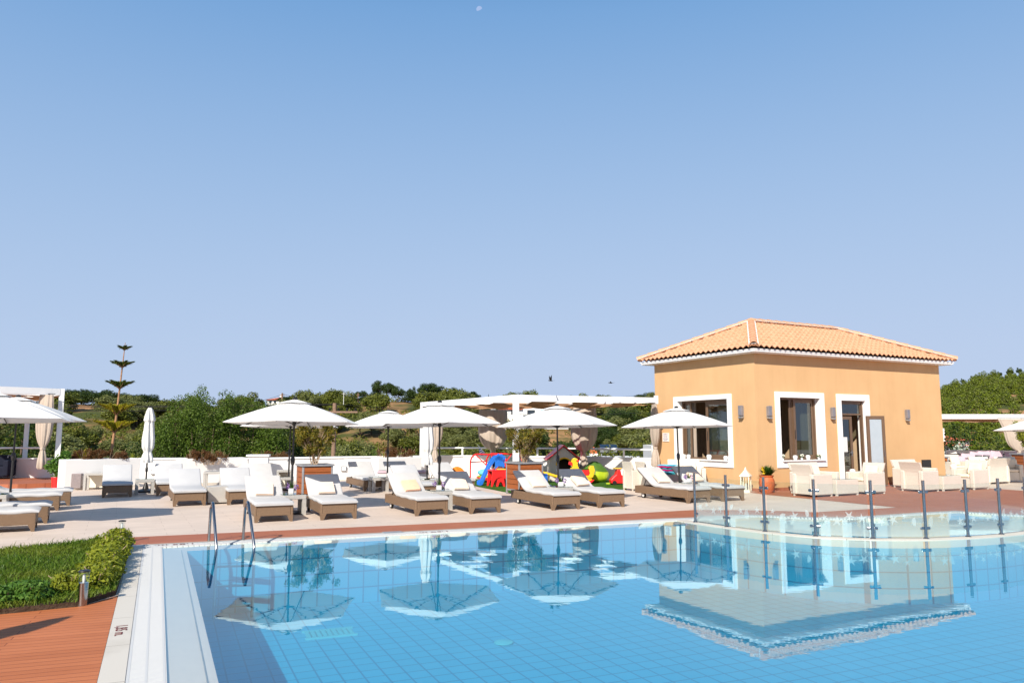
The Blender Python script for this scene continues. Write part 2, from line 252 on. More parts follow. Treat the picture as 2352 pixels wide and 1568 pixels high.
# ---------------- mesh builder ------------
class MB:
    def __init__(s): s.v=[]; s.f=[]
    def add(s,vs,fs):
        b=len(s.v); s.v+= [tuple(x) for x in vs]; s.f+=[tuple(b+i for i in f) for f in fs]; return s
    def box(s,x0,x1,y0,y1,z0,z1):
        return s.add([(x0,y0,z0),(x1,y0,z0),(x1,y1,z0),(x0,y1,z0),(x0,y0,z1),(x1,y0,z1),(x1,y1,z1),(x0,y1,z1)],[(0,3,2,1),(4,5,6,7),(0,1,5,4),(1,2,6,5),(2,3,7,6),(3,0,4,7)])
    def prism(s,pts,z0,z1):
        n=len(pts); ar=sum(pts[i][0]*pts[(i+1)%n][1]-pts[(i+1)%n][0]*pts[i][1] for i in range(n))
        if ar<0: pts=list(pts)[::-1]
        b=len(s.v); s.v+=[(p[0],p[1],z0) for p in pts]+[(p[0],p[1],z1) for p in pts]
        for t in tessellate_polygon([[Vector((p[0],p[1],0)) for p in pts]]):
            a=(Vector(s.v[b+t[1]])-Vector(s.v[b+t[0]])).cross(Vector(s.v[b+t[2]])-Vector(s.v[b+t[0]])).z
            t=t if a>0 else t[::-1]
            s.f.append(tuple(b+n+i for i in t)); s.f.append(tuple(b+i for i in t[::-1]))
        for i in range(n): j=(i+1)%n; s.f.append((b+i,b+j,b+n+j,b+n+i))
        return s
    def xz(s,pts,y0,y1):   # prism whose outline lies in the xz plane
        k=MB().prism([(p[0],p[1]) for p in pts],0,1); b=[(v[0],y0 if v[2]==0 else y1,v[1]) for v in k.v]; return s.add(b,[f[::-1] for f in k.f] if y1>y0 else k.f)
    def yz(s,pts,x0,x1):
        k=MB().prism([(p[0],p[1]) for p in pts],0,1); return s.add([(x0 if v[2]==0 else x1,v[0],v[1]) for v in k.v],k.f)
    def sheet(s,pts,z,holes=()):
        loops=[[Vector((p[0],p[1],0)) for p in pts]]+[[Vector((p[0],p[1],0)) for p in h] for h in holes]
        allp=[p for l in loops for p in l]; b=len(s.v); s.v+=[(p.x,p.y,z) for p in allp]
        for t in tessellate_polygon(loops):
            a=(allp[t[1]]-allp[t[0]]).cross(allp[t[2]]-allp[t[0]]).z
            if abs(a)>1e-9: s.f.append(tuple(b+i for i in (t if a>0 else t[::-1])))
        return s
    def tube(s,path,r,n=10,cap=True):
        path=[Vector(p) for p in path]; k=len(path); rr=r if isinstance(r,(list,tuple)) else [r]*k; b=len(s.v); up=None
        for i,p in enumerate(path):
            d=(path[min(i+1,k-1)]-path[max(i-1,0)]).normalized()
            if up is None: up=Vector((0,0,1)) if abs(d.z)<.9 else Vector((1,0,0))
            a=d.cross(up); 
            if a.length<1e-4: a=d.orthogonal()
            a.normalize(); c=a.cross(d).normalized(); up=c
            for j in range(n):
                t=2*PI*j/n; s.v.append(tuple(p+a*(rr[i]*math.cos(t))+c*(rr[i]*math.sin(t))))
        for i in range(k-1):
            for j in range(n):
                j2=(j+1)%n; s.f.append((b+i*n+j,b+i*n+j2,b+(i+1)*n+j2,b+(i+1)*n+j))
        if cap: s.f.append(tuple(b+j for j in range(n))[::-1]); s.f.append(tuple(b+(k-1)*n+j for j in range(n)))
        return s
    def lathe(s,prof,c=(0,0,0),n=20,fold=0,fn=8,ph=0):
        b=len(s.v); k=len(prof)
        for (r,z) in prof:
            for j in range(n):
                t=2*PI*j/n; q=r*(1+fold*math.cos(fn*t+ph+z*1.5)); s.v.append((c[0]+q*math.cos(t),c[1]+q*math.sin(t),c[2]+z))
        for i in range(k-1):
            for j in range(n):
                j2=(j+1)%n; s.f.append((b+i*n+j,b+i*n+j2,b+(i+1)*n+j2,b+(i+1)*n+j))
        s.f.append(tuple(b+j for j in range(n))[::-1]); s.f.append(tuple(b+(k-1)*n+j for j in range(n)))
        return s
    def ball(s,c,r,n=12,m=8):
        rx,ry,rz=(r,r,r) if isinstance(r,(int,float)) else r; b=len(s.v)
        for i in range(m+1):
            a=PI*i/m-PI/2
            for j in range(n): t=2*PI*j/n; s.v.append((c[0]+rx*math.cos(a)*math.cos(t),c[1]+ry*math.cos(a)*math.sin(t),c[2]+rz*math.sin(a)))
        for i in range(m):
            for j in range(n): j2=(j+1)%n; s.f.append((b+i*n+j,b+i*n+j2,b+(i+1)*n+j2,b+(i+1)*n+j))
        return s
    def blade(s,base,d,ln,w,up=.5,seg=3,droop=.3):
        base=Vector(base); d=Vector(d).normalized(); side=d.cross(Vector((0,0,1)))
        if side.length<.05: side=Vector((1,0,0))
        side.normalize(); b=len(s.v)
        for i in range(seg+1):
            q=i/seg; p=base+d*(ln*q)+Vector((0,0,-droop*ln*q*q)); ww=w*(1-q**1.5)*.5+.0005
            s.v.append(tuple(p-side*ww)); s.v.append(tuple(p+side*ww))
        for i in range(seg): s.f.append((b+2*i,b+2*i+1,b+2*i+3,b+2*i+2))
        return s
    def xf(s,loc=(0,0,0),rz=0,sc_=1,rx=0,ry=0):
        m=Matrix.Translation(loc)@Matrix.Rotation(rz,4,'Z')@Matrix.Rotation(ry,4,'Y')@Matrix.Rotation(rx,4,'X')
        s.v=[tuple(m@(Vector(p)*sc_)) for p in s.v]; return s
    def join(s,o): return s.add(o.v,o.f)
    def build(s,name,mat,parent=None,smooth=False,bev=0,recalc=True):
        me=bpy.data.meshes.new(name); me.from_pydata(s.v,[],s.f); me.update()
        if recalc:
            bm=bmesh.new(); bm.from_mesh(me); bmesh.ops.recalc_face_normals(bm,faces=bm.faces); bm.to_mesh(me); bm.free()
        me.materials.append(M[mat] if isinstance(mat,str) else mat)
        if smooth:
            me.polygons.foreach_set('use_smooth',[True]*len(me.polygons))
            try: me.set_sharp_from_angle(angle=R(40))
            except Exception: pass
        o=bpy.data.objects.new(name,me); COL.objects.link(o)
        if parent is not None: o.parent=parent
        if bev: b=o.modifiers.new('bevel','BEVEL'); b.width=bev; b.segments=2; b.limit_method='ANGLE'
        return o
def tag(o,label=None,cat=None,group=None,kind=None):
    if label: o['label']=label
    if cat: o['category']=cat
    if group: o['group']=group
    if kind: o['kind']=kind
    return o
def thing(name,label,cat,loc=(0,0,0),rz=0,group=None,scale=None):
    o=bpy.data.objects.new(name,None); COL.objects.link(o); o.empty_display_size=.1
    o.location=loc; o.rotation_euler=(0,0,rz)
    if scale: o.scale=scale
    return tag(o,label,cat,group)
def kids(o): return [c for c in bpy.data.objects if c.parent==o]
_kids={}
def copy_tree(o,parent=None):
    c=o.copy(); COL.objects.link(c); c.parent=parent
    if o.name not in _kids: _kids[o.name]=kids(o)
    for k in _kids[o.name]: copy_tree(k,c)
    return c
def dup(proto,loc,rz,label,group=None,scale=None,name=None):
    c=copy_tree(proto); c.location=loc; c.rotation_euler=(0,0,rz)
    if scale: c.scale=scale
    tag(c,label,None,group); return c
class Proto:   # first placement uses the built thing itself, later ones are copies
    def __init__(s,fn): s.fn=fn; s.o=None
    def put(s,loc,rz,label,group=None,scale=None):
        if s.o is None:
            s.o=s.fn(); s.o.location=loc; s.o.rotation_euler=(0,0,rz)
            if scale: s.o.scale=scale
            tag(s.o,label,None,group); return s.o
        return dup(s.o,loc,rz,label,group,scale)
def struct(o,label=None): o['kind']='structure'; 
def text(s,size,mat,origin,xd,yd,name='lettering',parent=None,squash=1):
    cu=bpy.data.curves.new(name,'FONT'); cu.body=s; cu.size=size; cu.extrude=.0008; cu.align_x='CENTER'; cu.align_y='CENTER'
    to=bpy.data.objects.new('t',cu); COL.objects.link(to); bpy.context.view_layer.update()
    me=bpy.data.meshes.new_from_object(to.evaluated_get(bpy.context.evaluated_depsgraph_get())); bpy.data.objects.remove(to)
    xd=Vector(xd).normalized(); yd=Vector(yd).normalized(); zd=xd.cross(yd)
    m=Matrix((xd*squash,yd,zd)).transposed().to_4x4(); m.translation=Vector(origin); me.transform(m)
    me.materials.clear(); me.materials.append(M[mat]); o=bpy.data.objects.new(name,me); COL.objects.link(o)
    if parent is not None: o.parent=parent; 
    return o
def leafmesh(name,blobs,n,size,mat,parent=None,flat=.0,seed=1,asp=.6,shell=.55):
    g=np.random.default_rng(seed); bl=np.array(blobs,float); w=(bl[:,3]*bl[:,4]*bl[:,5])**(.67); w/=w.sum()
    k=g.choice(len(bl),n,p=w); d=g.normal(size=(n,3)); d/=np.linalg.norm(d,axis=1)[:,None]; rad=shell+(1-shell)*np.sqrt(g.random(n))
    p=bl[k,:3]+d*rad[:,None]*bl[k,3:6]
    nr=d*.7+g.normal(size=(n,3))*.55; nr[:,2]+=flat; nr/=np.linalg.norm(nr,axis=1)[:,None]
    a=np.cross(nr,g.normal(size=(n,3))); a/=np.linalg.norm(a,axis=1)[:,None]+1e-9; b=np.cross(nr,a)
    s=size*(.6+.8*g.random(n))[:,None]; a=a*s; b=b*s*asp
    V=np.stack([p-a,p+b,p+a,p-b],1).reshape(-1,3).astype(np.float32)
    return rawquads(name,V,mat,parent)
def rawquads(name,V,mat,parent=None):
    n=len(V)//4; me=bpy.data.meshes.new(name); me.vertices.add(4*n); me.vertices.foreach_set('co',np.asarray(V,np.float32).ravel())
    me.loops.add(4*n); me.loops.foreach_set('vertex_index',np.arange(4*n,dtype=np.int32)); me.polygons.add(n)
    me.polygons.foreach_set('loop_start',np.arange(0,4*n,4,dtype=np.int32)); me.polygons.foreach_set('loop_total',np.full(n,4,np.int32)); me.update(calc_edges=True); me.validate()
    me.materials.append(M[mat]); o=bpy.data.objects.new(name,me); COL.objects.link(o)
    if parent is not None: o.parent=parent
    return o
# ---------------- light ------------
SUNAZ=(.33,.944); EL=R(35)   # shadows run towards SUNAZ
w=bpy.data.worlds.new('World'); sc.world=w; w.use_nodes=True; t=w.node_tree; t.nodes.clear()
sky=t.nodes.new('ShaderNodeTexSky'); sky.sky_type='NISHITA'; sky.sun_disc=False; sky.sun_elevation=EL; sky.sun_rotation=math.atan2(-SUNAZ[0],-SUNAZ[1])
sky.altitude=50; sky.air_density=1.0; sky.dust_density=.6; sky.ozone_density=1.6
bg=t.nodes.new('ShaderNodeBackground'); bg.inputs[1].default_value=.12; wo=t.nodes.new('ShaderNodeOutputWorld'); sep=t.nodes.new('ShaderNodeSeparateColor'); cmb=t.nodes.new('ShaderNodeCombineColor'); t.links.new(sky.outputs[0],sep.inputs[0])
for ch,(pw,am) in enumerate(((.66,.534),(.35,.500),(.18,.645))):   # softens the hazy summer sky's contrast towards the horizon
    m1=t.nodes.new('ShaderNodeMath'); m1.operation='MULTIPLY'; m1.inputs[1].default_value=.12; m2=t.nodes.new('ShaderNodeMath'); m2.operation='POWER'; m2.inputs[1].default_value=pw
    m3=t.nodes.new('ShaderNodeMath'); m3.operation='MULTIPLY'; m3.inputs[1].default_value=am/.12
    t.links.new(sep.outputs[ch],m1.inputs[0]); t.links.new(m1.outputs[0],m2.inputs[0]); t.links.new(m2.outputs[0],m3.inputs[0]); t.links.new(m3.outputs[0],cmb.inputs[ch])
wtc=t.nodes.new('ShaderNodeTexCoord'); wsp=t.nodes.new('ShaderNodeSeparateXYZ'); t.links.new(wtc.outputs['Generated'],wsp.inputs[0])
wm=t.nodes.new('ShaderNodeMapRange'); wm.inputs[1].default_value=0; wm.inputs[2].default_value=.52; wm.inputs[3].default_value=.94; wm.inputs[4].default_value=0; t.links.new(wsp.outputs[2],wm.inputs[0])
wx=t.nodes.new('ShaderNodeMix'); wx.data_type='RGBA'; wx.inputs[7].default_value=(.385/.12,.487/.12,.660/.12,1); t.links.new(wm.outputs[0],wx.inputs[0]); t.links.new(cmb.outputs[0],wx.inputs[6])   # milky summer haze low in the sky
wz=t.nodes.new('ShaderNodeMapRange'); wz.inputs[1].default_value=.5; wz.inputs[2].default_value=.95; wz.inputs[3].default_value=1; wz.inputs[4].default_value=.45; t.links.new(wsp.outputs[2],wz.inputs[0])
wv=t.nodes.new('ShaderNodeVectorMath'); wv.operation='SCALE'; t.links.new(wx.outputs[2],wv.inputs[0]); t.links.new(wz.outputs[0],wv.inputs[3])   # deeper blue towards the zenith
t.links.new(wv.outputs[0],bg.inputs[0]); t.links.new(bg.outputs[0],wo.inputs[0])
sl=bpy.data.lights.new('sun','SUN'); sl.energy=5.0; sl.angle=R(.55); sl.color=(1,.93,.82); so=bpy.data.objects.new('sun',sl); COL.objects.link(so)
sd=Vector((SUNAZ[0]*math.cos(EL),SUNAZ[1]*math.cos(EL),-math.sin(EL))); so.rotation_euler=sd.to_track_quat('-Z','Y').to_euler()
sc.view_settings.view_transform='Standard'; sc.view_settings.look='None'; sc.view_settings.gamma=1; sc.view_settings.exposure=.35
sc.render.engine='CYCLES'; cy=sc.cycles; cy.use_denoising=True; cy.max_bounces=8; cy.transparent_max_bounces=16; cy.caustics_reflective=False; cy.caustics_refractive=False; cy.sample_clamp_indirect=6
# ================= SETTING =================
PD=.95   # depth of the basin as it looks through the water
def v2(p): return Vector((p[0],p[1]))
LE=Vector((-.4188,.908))                                 # direction of the pool's left side
farout=[P(302,1253),P(1531,1190.7)]
rimpts=[(3.49,15.10),(4.03,15.42),(4.58,15.58),(5.08,15.53),(5.71,15.20),(6.53,15.12),(8.42,16.02),(9.35,16.37),(10.18,15.60),(11.2,14.6),(14.5,12.6),(17,8),(17,-9)]
corner=Vector((-5.585,11.43)); near=corner-LE*22
OUT=[near,corner,v2(farout[1])]+[Vector(p) for p in rimpts]+[Vector((17,near.y))]
def offs(path,ds):
    n=len(path); ln=[]
    for i in range(n):
        a,b=path[i],path[(i+1)%n]; d=(b-a).normalized(); nr=Vector((d.y,-d.x)); ln.append((a+nr*ds[i],d))
    out=[]
    for i in range(n):
        (p,d),(q,e)=ln[i-1],ln[i]; cr=d.x*e.y-d.y*e.x
        if abs(cr)<.02: out.append(q)
        else:
            k=((q.x-p.x)*e.y-(q.y-p.y)*e.x)/cr; out.append(p+d*k)
    return out
nseg=len(OUT)
R1=offs(OUT,[.165,.05]+[.04]*(nseg-2)); R2=offs(OUT,[.42,.33]+[.20]*(nseg-2)); R3=offs(OUT,[.74,.60]+[.42]*(nseg-2))
def ring(a,b,za,zb,skip=()):
    m=MB(); n=len(a)
    for i in range(n):
        if i in skip: continue
        j=(i+1)%n; m.add([(a[i].x,a[i].y,za),(a[j].x,a[j].y,za),(b[j].x,b[j].y,zb),(b[i].x,b[i].y,zb)],[(0,1,2,3)])
    return m
def outline(p): return [(q.x,q.y) for q in p]
# parapet line (top measured at z=.8)
WZ=.80
PW=[P(x,y,WZ) for x,y in ((-420,1052),(300,1051.4),(600,1050.5),(790,1047.7),(1063,1045),(1340,1047.7),(1508,1053))]
PW[-1]=Vector((4.70,25.55,WZ))
BA=R(28.2); BU=Vector((math.cos(BA),math.sin(BA))); BV=Vector((-BU.y,BU.x)); BC=Vector((6.88,21.57)); BLN=8.5; BWD=4.45
PR=[P(2172,1033,.85),P(2352,1034.5,.85),P(2900,1036,.85)]
bback=BC+BV*BWD; bbr=bback+BU*BLN
terr_out=[(-60,-25),(60,-25),(60,PR[2].y),(PR[1].x,PR[1].y),(PR[0].x,PR[0].y),(bbr.x+2,PR[0].y-.2),(bbr.x,bbr.y),(bback.x,bback.y)]+[(p.x,p.y) for p in PW[::-1]]+[(-60,PW[0].y-6)]
HOLE=offs(OUT,[.02]*nseg)
m=MB(); m.sheet(terr_out,0.0,[outline(HOLE)]); o=m.build('terrace_paving','tiles',recalc=False); struct(o)
# slab edge and substructure (retaining block down to the hillside)
m=MB(); n=len(terr_out)
for i in range(n):
    a,b=terr_out[i],terr_out[(i+1)%n]; m.add([(a[0],a[1],-.01),(b[0],b[1],-.01),(b[0],b[1],-12),(a[0],a[1],-12)],[(0,1,2,3)])
o=m.build('retaining_wall','plaster_white'); tag(o,'white retaining wall below the terrace edge','wall')
# terracotta plank band round the pool and over to the building
sink=P(2265,1120.5)
band=[(P(240,1237).x,P(240,1237).y),(-5.60,11.52)]
bt=[v2(P(292,1233.8)),v2(P(1163,1194.6)),v2(P(1591,1171)),v2(P(1700,1171)),v2(P(1800,1173.3)),v2(P(1870.6,1176)),v2(P(2060,1165)),v2(P(1758,1135.5)),BC+Vector((-.35,-.1)),BC,BC+BU*BLN,v2(P(2190,1113)),v2(P(2265,1120.5)),v2(P(2352,1126.6)),v2(P(2600,1141)),Vector((30,10))]
bo=offs(OUT,[-.004]*nseg)[1:nseg-3]
o=MB().sheet(outline(bt+bo[::-1]),.004).build('terracotta_border_paving','deckfar',recalc=False); struct(o)
# near composite deck, left of the pool
c1=v2(P(265.6,1367)); c0=corner-LE*22
ofl=offs(OUT,[-.004]*nseg)
cq=corner+LE*((c1.y-corner.y)/LE.y); o=MB().sheet([(cq.x-.004,cq.y),(ofl[0].x,ofl[0].y),(-40,-9),(-40,P(0,1411).y-6),(P(-300,1442).x,P(-300,1442).y),(P(0,1411).x,P(0,1411).y),(P(182,1393).x,P(182,1393).y)],.004).build('composite_deck','deck',recalc=False); struct(o)
# lawn
law=[P(x,y) for x,y in ((-500,1300),(-200,1279),(0,1268),(140,1256),(226,1243),(296,1240),(302,1256),(265.6,1366),(182,1392),(0,1410),(-300,1441),(-700,1490))]
o=MB().prism([(p.x,p.y) for p in law],-.02,.045).build('lawn_soil','soil'); struct(o)
# pool edge
o=ring(OUT,R1,.010,.010).build('pool_coping','coping'); struct(o)
m=ring(R1,R2,-.10,-.10)
o=m.build('gutter_channel','gutter'); struct(o)
# grate made of bars: thick white bars with slots
def bars(i,pitch,gap,lo=0,hi=None):
    a1,b1,a2,b2=R1[i],R1[i+1],R2[i],R2[i+1]; ln=(b1-a1).length; k=int(ln/pitch); m=MB()
    for j in range(k):
        t0=(j+0.0)/k; t1=(j+1-gap)/k; ps=[a1.lerp(b1,t0),a1.lerp(b1,t1),a2.lerp(b2,t1),a2.lerp(b2,t0)]
        c=m; b=len(c.v); c.v+=[(p.x,p.y,-.03) for p in ps]+[(p.x,p.y,.006) for p in ps]
        c.f+=[(b+4,b+5,b+6,b+7),(b,b+1,b+5,b+4),(b+1,b+2,b+6,b+5),(b+2,b+3,b+7,b+6),(b+3,b,b+4,b+7)]
    # two long ribs joining the bars
    for q in (.06,.5,.94):
        p0=a1.lerp(a2,q-.03); p1=b1.lerp(b2,q-.03); p2=b1.lerp(b2,q+.03); p3=a1.lerp(a2,q+.03)
        m.add([(p.x,p.y,.0065+q*.0005) for p in (p0,p1,p2,p3)],[(0,1,2,3)])
    return m
mm=MB()
mm.join(bars(0,.030,.30)); mm.join(bars(1,.065,.30))
for i in range(2,nseg-1): mm.join(bars(i,.06,.25))
o=mm.build('overflow_grate','gratew'); struct(o)
WL=-.0065
o=ring(R2,R3,-.010,-.035).build('pool_rim','ledge'); struct(o)
gA=offs(OUT,[.665,.55]+[.39]*(nseg-2)); gB=offs(OUT,[.672,.556]+[.395]*(nseg-2)); o=ring(gA,gB,-.022,-.022).build('rim_joint','gutter'); struct(o)
o=ring(R3,R3,-.035,-PD).build('pool_wall','pooltile'); struct(o)
o=MB().sheet(outline(R3),-PD).build('pool_floor','pooltile',recalc=False); struct(o)
# curved dividing wall and shallow basin
AR=[(3.22,14.72),(3.38,14.34),(3.77,13.66),(4.23,13.02),(4.84,12.43),(5.63,12.16),(6.46,12.16),(7.24,12.37),(7.95,12.66),(8.8,13.15),(9.6,13.8),(10.4,14.5),(10.9,15.0)]
def catmull(p,k=6):
    p=[Vector(q) for q in p]; out=[]
    for i in range(len(p)-1):
        a=p[max(i-1,0)];b=p[i];c=p[i+1];d=p[min(i+2,len(p)-1)]
        for j in range(k):
            t=j/k; out.append(.5*((2*b)+(c-a)*t+(2*a-5*b+4*c-d)*t*t+(3*b-a-3*c+d)*t*t*t))
    return out+[p[-1]]
ARS=catmull(AR); W_=.13
def offl(p,d):
    o=[]
    for i,q in enumerate(p):
        t=(p[min(i+1,len(p)-1)]-p[max(i-1,0)]).normalized(); o.append(q+Vector((-t.y,t.x))*d)
    return o
ai=offl(ARS,.10); ao=offl(ARS,-.14)
m=MB(); k=len(ARS)
for i in range(k-1):
    for (A,B,za,zb) in ((ao,ai,.004,.004),(ai,ai,.004,-.45),(ao,ao,.004,-.12),):
        m.add([(A[i].x,A[i].y,za),(A[i+1].x,A[i+1].y,za),(B[i+1].x,B[i+1].y,zb),(B[i].x,B[i].y,zb)],[(0,1,2,3)])
o=m.build('dividing_wall_top','coping'); struct(o)
m=MB()
for i in range(k-1): m.add([(ao[i].x,ao[i].y,-.12),(ao[i+1].x,ao[i+1].y,-.12),(ao[i+1].x,ao[i+1].y,-PD),(ao[i].x,ao[i].y,-PD)],[(0,1,2,3)])
o=m.build('dividing_wall_tiles','pooltile'); struct(o)
rr=[R3[i] for i in range(2,2+10)]
ring_in=[(q.x,q.y) for q in ai[3:-3]]+[(q.x,q.y) for q in rr[::-1]]
o=MB().sheet(ring_in,-.38).build('shallow_pool_floor','shallowtile',recalc=False); struct(o)
# water surface, a little inside the rim slope
WR=offs(OUT,[.421,.331]+[.201]*(nseg-2))
o=MB().sheet(outline(WR),WL).build('pool_water','water',recalc=False); struct(o)
# drains on the pool floor
d0=P(1040,1474,-PD+.005)
m=MB()
gx=P(757,1453,-PD+.01)
for i in range(9): m.box(-.30+i*.068,-.30+i*.068+.05,-.17,.17,-.01,.012)
m.box(-.33,.33,-.20,-.17,-.01,.012); m.box(-.33,.33,.17,.20,-.01,.012)
o=m.xf((gx.x,gx.y,-PD+.01),R(22)).build('pool_drain_grate','draintile'); tag(o,'rectangular slotted drain on the blue pool floor near the shadow edge','drain')
dx=P(1157,1474,-PD+.01)
o=MB().lathe([(.12,0),(.12,.01),(.05,.02)],(dx.x,dx.y,-PD+.005),24).build('pool_inlet','draintile',smooth=True); tag(o,'small round inlet on the sunlit pool floor','drain')
# depth markings
def mark(px,py,xd,yd,label):
    p=P(px,py,.0118); o=text('1,85 m.',.128,'maroon',p,xd,yd,'depth_marking',squash=1.0); tag(o,label,'marking'); return o
mark(277,1446,(-LE.x,-LE.y,0),(LE.y,-LE.x,0),'dark red 1,85 m. lettering painted on the cream coping by the wooden deck')
f2=(OUT[2]-OUT[1]).normalized()
p=P(402,1249.3,.0118); o=text('1,85 m.',.10,'maroon',p,(-f2.x,-f2.y,0),(f2.y,-f2.x,0),'depth_marking',squash=1.9); tag(o,'tiny dark lettering on the far coping left of the pool ladder','marking')
p=P(995,1220.6,.0118); o=text('1,50 m.',.10,'maroon',p,(-f2.x,-f2.y,0),(f2.y,-f2.x,0),'depth_marking',squash=1.9); tag(o,'tiny dark lettering on the far coping in the middle of the far pool edge','marking')
# deck drains in the border
for (x,y,lb) in ((902,1225-.5,'small grey drain plate in the terracotta border in front of the second lounger pair'),(1262,1207,'small grey drain plate in the terracotta border in front of the third lounger pair')):
    q=P(x,y-3,.008); o=MB().box(-.16,.16,-.10,.10,-.002,.004).xf((q.x,q.y,.007),R(23)).build('drain_cover','grey_metal'); tag(o,lb,'drain cover')
# artificial turf
tf=[P(x,y) for x,y in ((1060,1109),(1100,1118),(1165,1131),(1215,1139),(1300,1134),(1380,1129),(1440,1124),(1432,1108),(1395,1101),(1337,1098),(1150,1097),(1075,1101))]
o=MB().sheet([(p.x,p.y) for p in tf],.006).build('artificial_turf','turf',recalc=False); struct(o)
# hills: azimuth (pixel column) x distance grid
def crest(x):
    T=[(-1500,925),(-600,932),(0,930),(150,927),(230,930),(300,938),(400,946),(600,944),(700,934),(800,928),(860,922),(960,924),(1100,934),(1250,936),(1420,934),(1520,932),(1900,935),(2050,915),(2157,912),(2200,899),(2250,889),(2300,881),(2352,875),(2500,862),(2900,830),(3800,840)]
    for i in range(len(T)-1):
        if T[i][0]<=x<=T[i+1][0]:
            q=(x-T[i][0])/(T[i+1][0]-T[i][0]); return T[i][1]*(1-q)+T[i+1][1]*q
    return T[0][1] if x<T[0][0] else T[-1][1]
def RC(x): return 170.0 if x<1600 else min(330,170+(x-1600)*.35)
def hz(x,D):
    rc=RC(x); zc=H+(992-crest(x))/F*rc*1.02; 
    if D<=rc:
        q=max(0,(D-52)/(rc-52)); s=q*q*(3-2*q)*.45+q*.55
        z=-13+(zc+13)*s
        z+=math.sin(D*.11+x*.013)*.8*min(1,q*5)*(1-q)+math.sin(D*.043-x*.02)*1.2*min(1,q*5)*(1-q)
    else:
        z=zc-(D-rc)*.12
    return max(z,-40)
nx,ny=150,70; m=MB()
Ds=[20+ (i/ny)**1.5*480 for i in range(ny+1)]; Xs=[-2600+i*(7200/nx) for i in range(nx+1)]
for D in Ds:
    for x in Xs: m.v.append(((x-1176)/F*D,D,hz(x,D)))
for i in range(ny):
    for j in range(nx): a=i*(nx+1)+j; m.f.append((a,a+1,a+nx+2,a+nx+1))
b=len(m.v)
o=m.build('hillside_terrain','terrain',smooth=True,recalc=False); struct(o)
o=MB().add([(-4000,-4000,-40.5),(4000,-4000,-40.5),(4000,4000,-40.5),(-4000,4000,-40.5)],[(0,1,2,3)]).build('distant_ground','terrain',recalc=False); struct(o)

# ---- parapet walls
def wallrun(pts,th,z0,z1,inward=1):
    m=MB(); k=len(pts)
    p=[Vector((q[0],q[1])) for q in pts]; a=offl(p,0); b=offl(p,th*inward)
    for i in range(k-1):
        q=[(a[i].x,a[i].y),(a[i+1].x,a[i+1].y),(b[i+1].x,b[i+1].y),(b[i].x,b[i].y)]
        bs=len(m.v); m.v+=[(x,y,z0) for x,y in q]+[(x,y,z1) for x,y in q]
        m.f+=[(bs+4,bs+5,bs+6,bs+7),(bs,bs+1,bs+5,bs+4),(bs+2,bs+3,bs+7,bs+6)]
        if i==0: m.f.append((bs+3,bs,bs+4,bs+7))
        if i==k-2: m.f.append((bs+1,bs+2,bs+6,bs+5))
    return m
ROOT=thing('parapet_wall','long low white parapet wall along the back of the terrace','wall')
wallrun(PW,.16,0,WZ-.06).build('wall','plaster_white',ROOT)
cop=[Vector((p.x,p.y))+Vector((.01,-.03)) for p in PW]; wallrun(cop,.24,WZ-.06,WZ).build('coping','plaster_white',ROOT)
ROOT=thing('parapet_wall','low white parapet wall behind the pink cushions at right','wall')
wallrun(PR,.18,0,.79).build('wall','plaster_white',ROOT); wallrun([Vector((p.x,p.y-.03)) for p in PR],.24,.79,.85).build('coping','plaster_white',ROOT)
# handrails over the parapet
def rail(ptsTop,r,label,posts):
    t=thing('handrail',label,'railing'); MB().tube(ptsTop,r,8).build('rail','white_metal',t)
    for p in posts: MB().tube([(p.x,p.y,WZ),(p.x,p.y,p.z)],.035,8).build('post','white_metal',t)
def onW(x):   # point of the parapet line at pixel column x
    k=(x-1176)/F
    for i in range(len(PW)-1):
        a,b=PW[i],PW[i+1]; dx,dy=b.x-a.x,b.y-a.y; den=dx-k*dy*1.0
        # column test ignoring tilt (small)
        s=(k*a.y-a.x)/den if abs(den)>1e-9 else -1
        if -.001<=s<=1.001: return Vector((a.x+dx*s,a.y+dy*s,WZ))
    return PW[-1]
def up(p,dy,z): return Vector((p.x,p.y+dy,z))
a=[up(onW(x),.08,1.13) for x in (-300,0,104)]; rail(a,.03,'white handrail over the parapet at far left behind the furled curtain',[up(onW(-60),.08,1.13)])
a=[up(onW(x),.08,1.07) for x in (992,1063,1150,1234,1340)]; rail(a,.03,'white handrail over the parapet behind the red climbing frame',[up(onW(1063),.08,1.07),up(onW(1234),.08,1.07)])
a=[up(onW(1343),.0,1.07),up(onW(1430),.0,1.07),Vector((4.62,25.5,1.07))]; rail(a,.035,'white handrail between the corner curtain and the ochre building',[a[1],onW(1500)+Vector((0,0,.3))])
# ---- rendered planter boxes and bench along the parapet
def planter(name,label,x0,x1,yb,dep,h,soil=True,mat='plaster_white'):
    a=P(x0,yb[0]); b=P(x1,yb[1]); ln=(b-a).length; rz=math.atan2(b.y-a.y,b.x-a.x)
    t=thing(name,label,'planter',(a.x,a.y,0),rz); m=MB(); w=.09
    m.box(0,ln,0,w,0,h); m.box(0,ln,dep-w,dep,0,h); m.box(0,w,w,dep-w,0,h); m.box(ln-w,ln,w,dep-w,0,h); m.build('wall',mat,t,bev=.01)
    if soil: MB().box(w,ln-w,w,dep-w,h-.25,h-.06).build('soil','soil',t)
    MB().box(-.01,ln+.01,-.012,0,0,.07).build('skirting','coping',t)
    return t
planter('masonry_planter','long white masonry planter with rust brown foliage behind the facing lounger',146,319,(1126,1118),.75,.86)
planter('masonry_planter','white masonry planter with rust brown shrub left of the low pier',411,567,(1116,1110),.6,.83)
planter('masonry_planter','white masonry planter behind the pink bench cushion',868,968,(1107,1103),.6,.79)
a=P(567,1110); t=thing('wall_pier','low white pier with a projecting cap beside the planter','pier',(a.x,a.y,0),R(12))
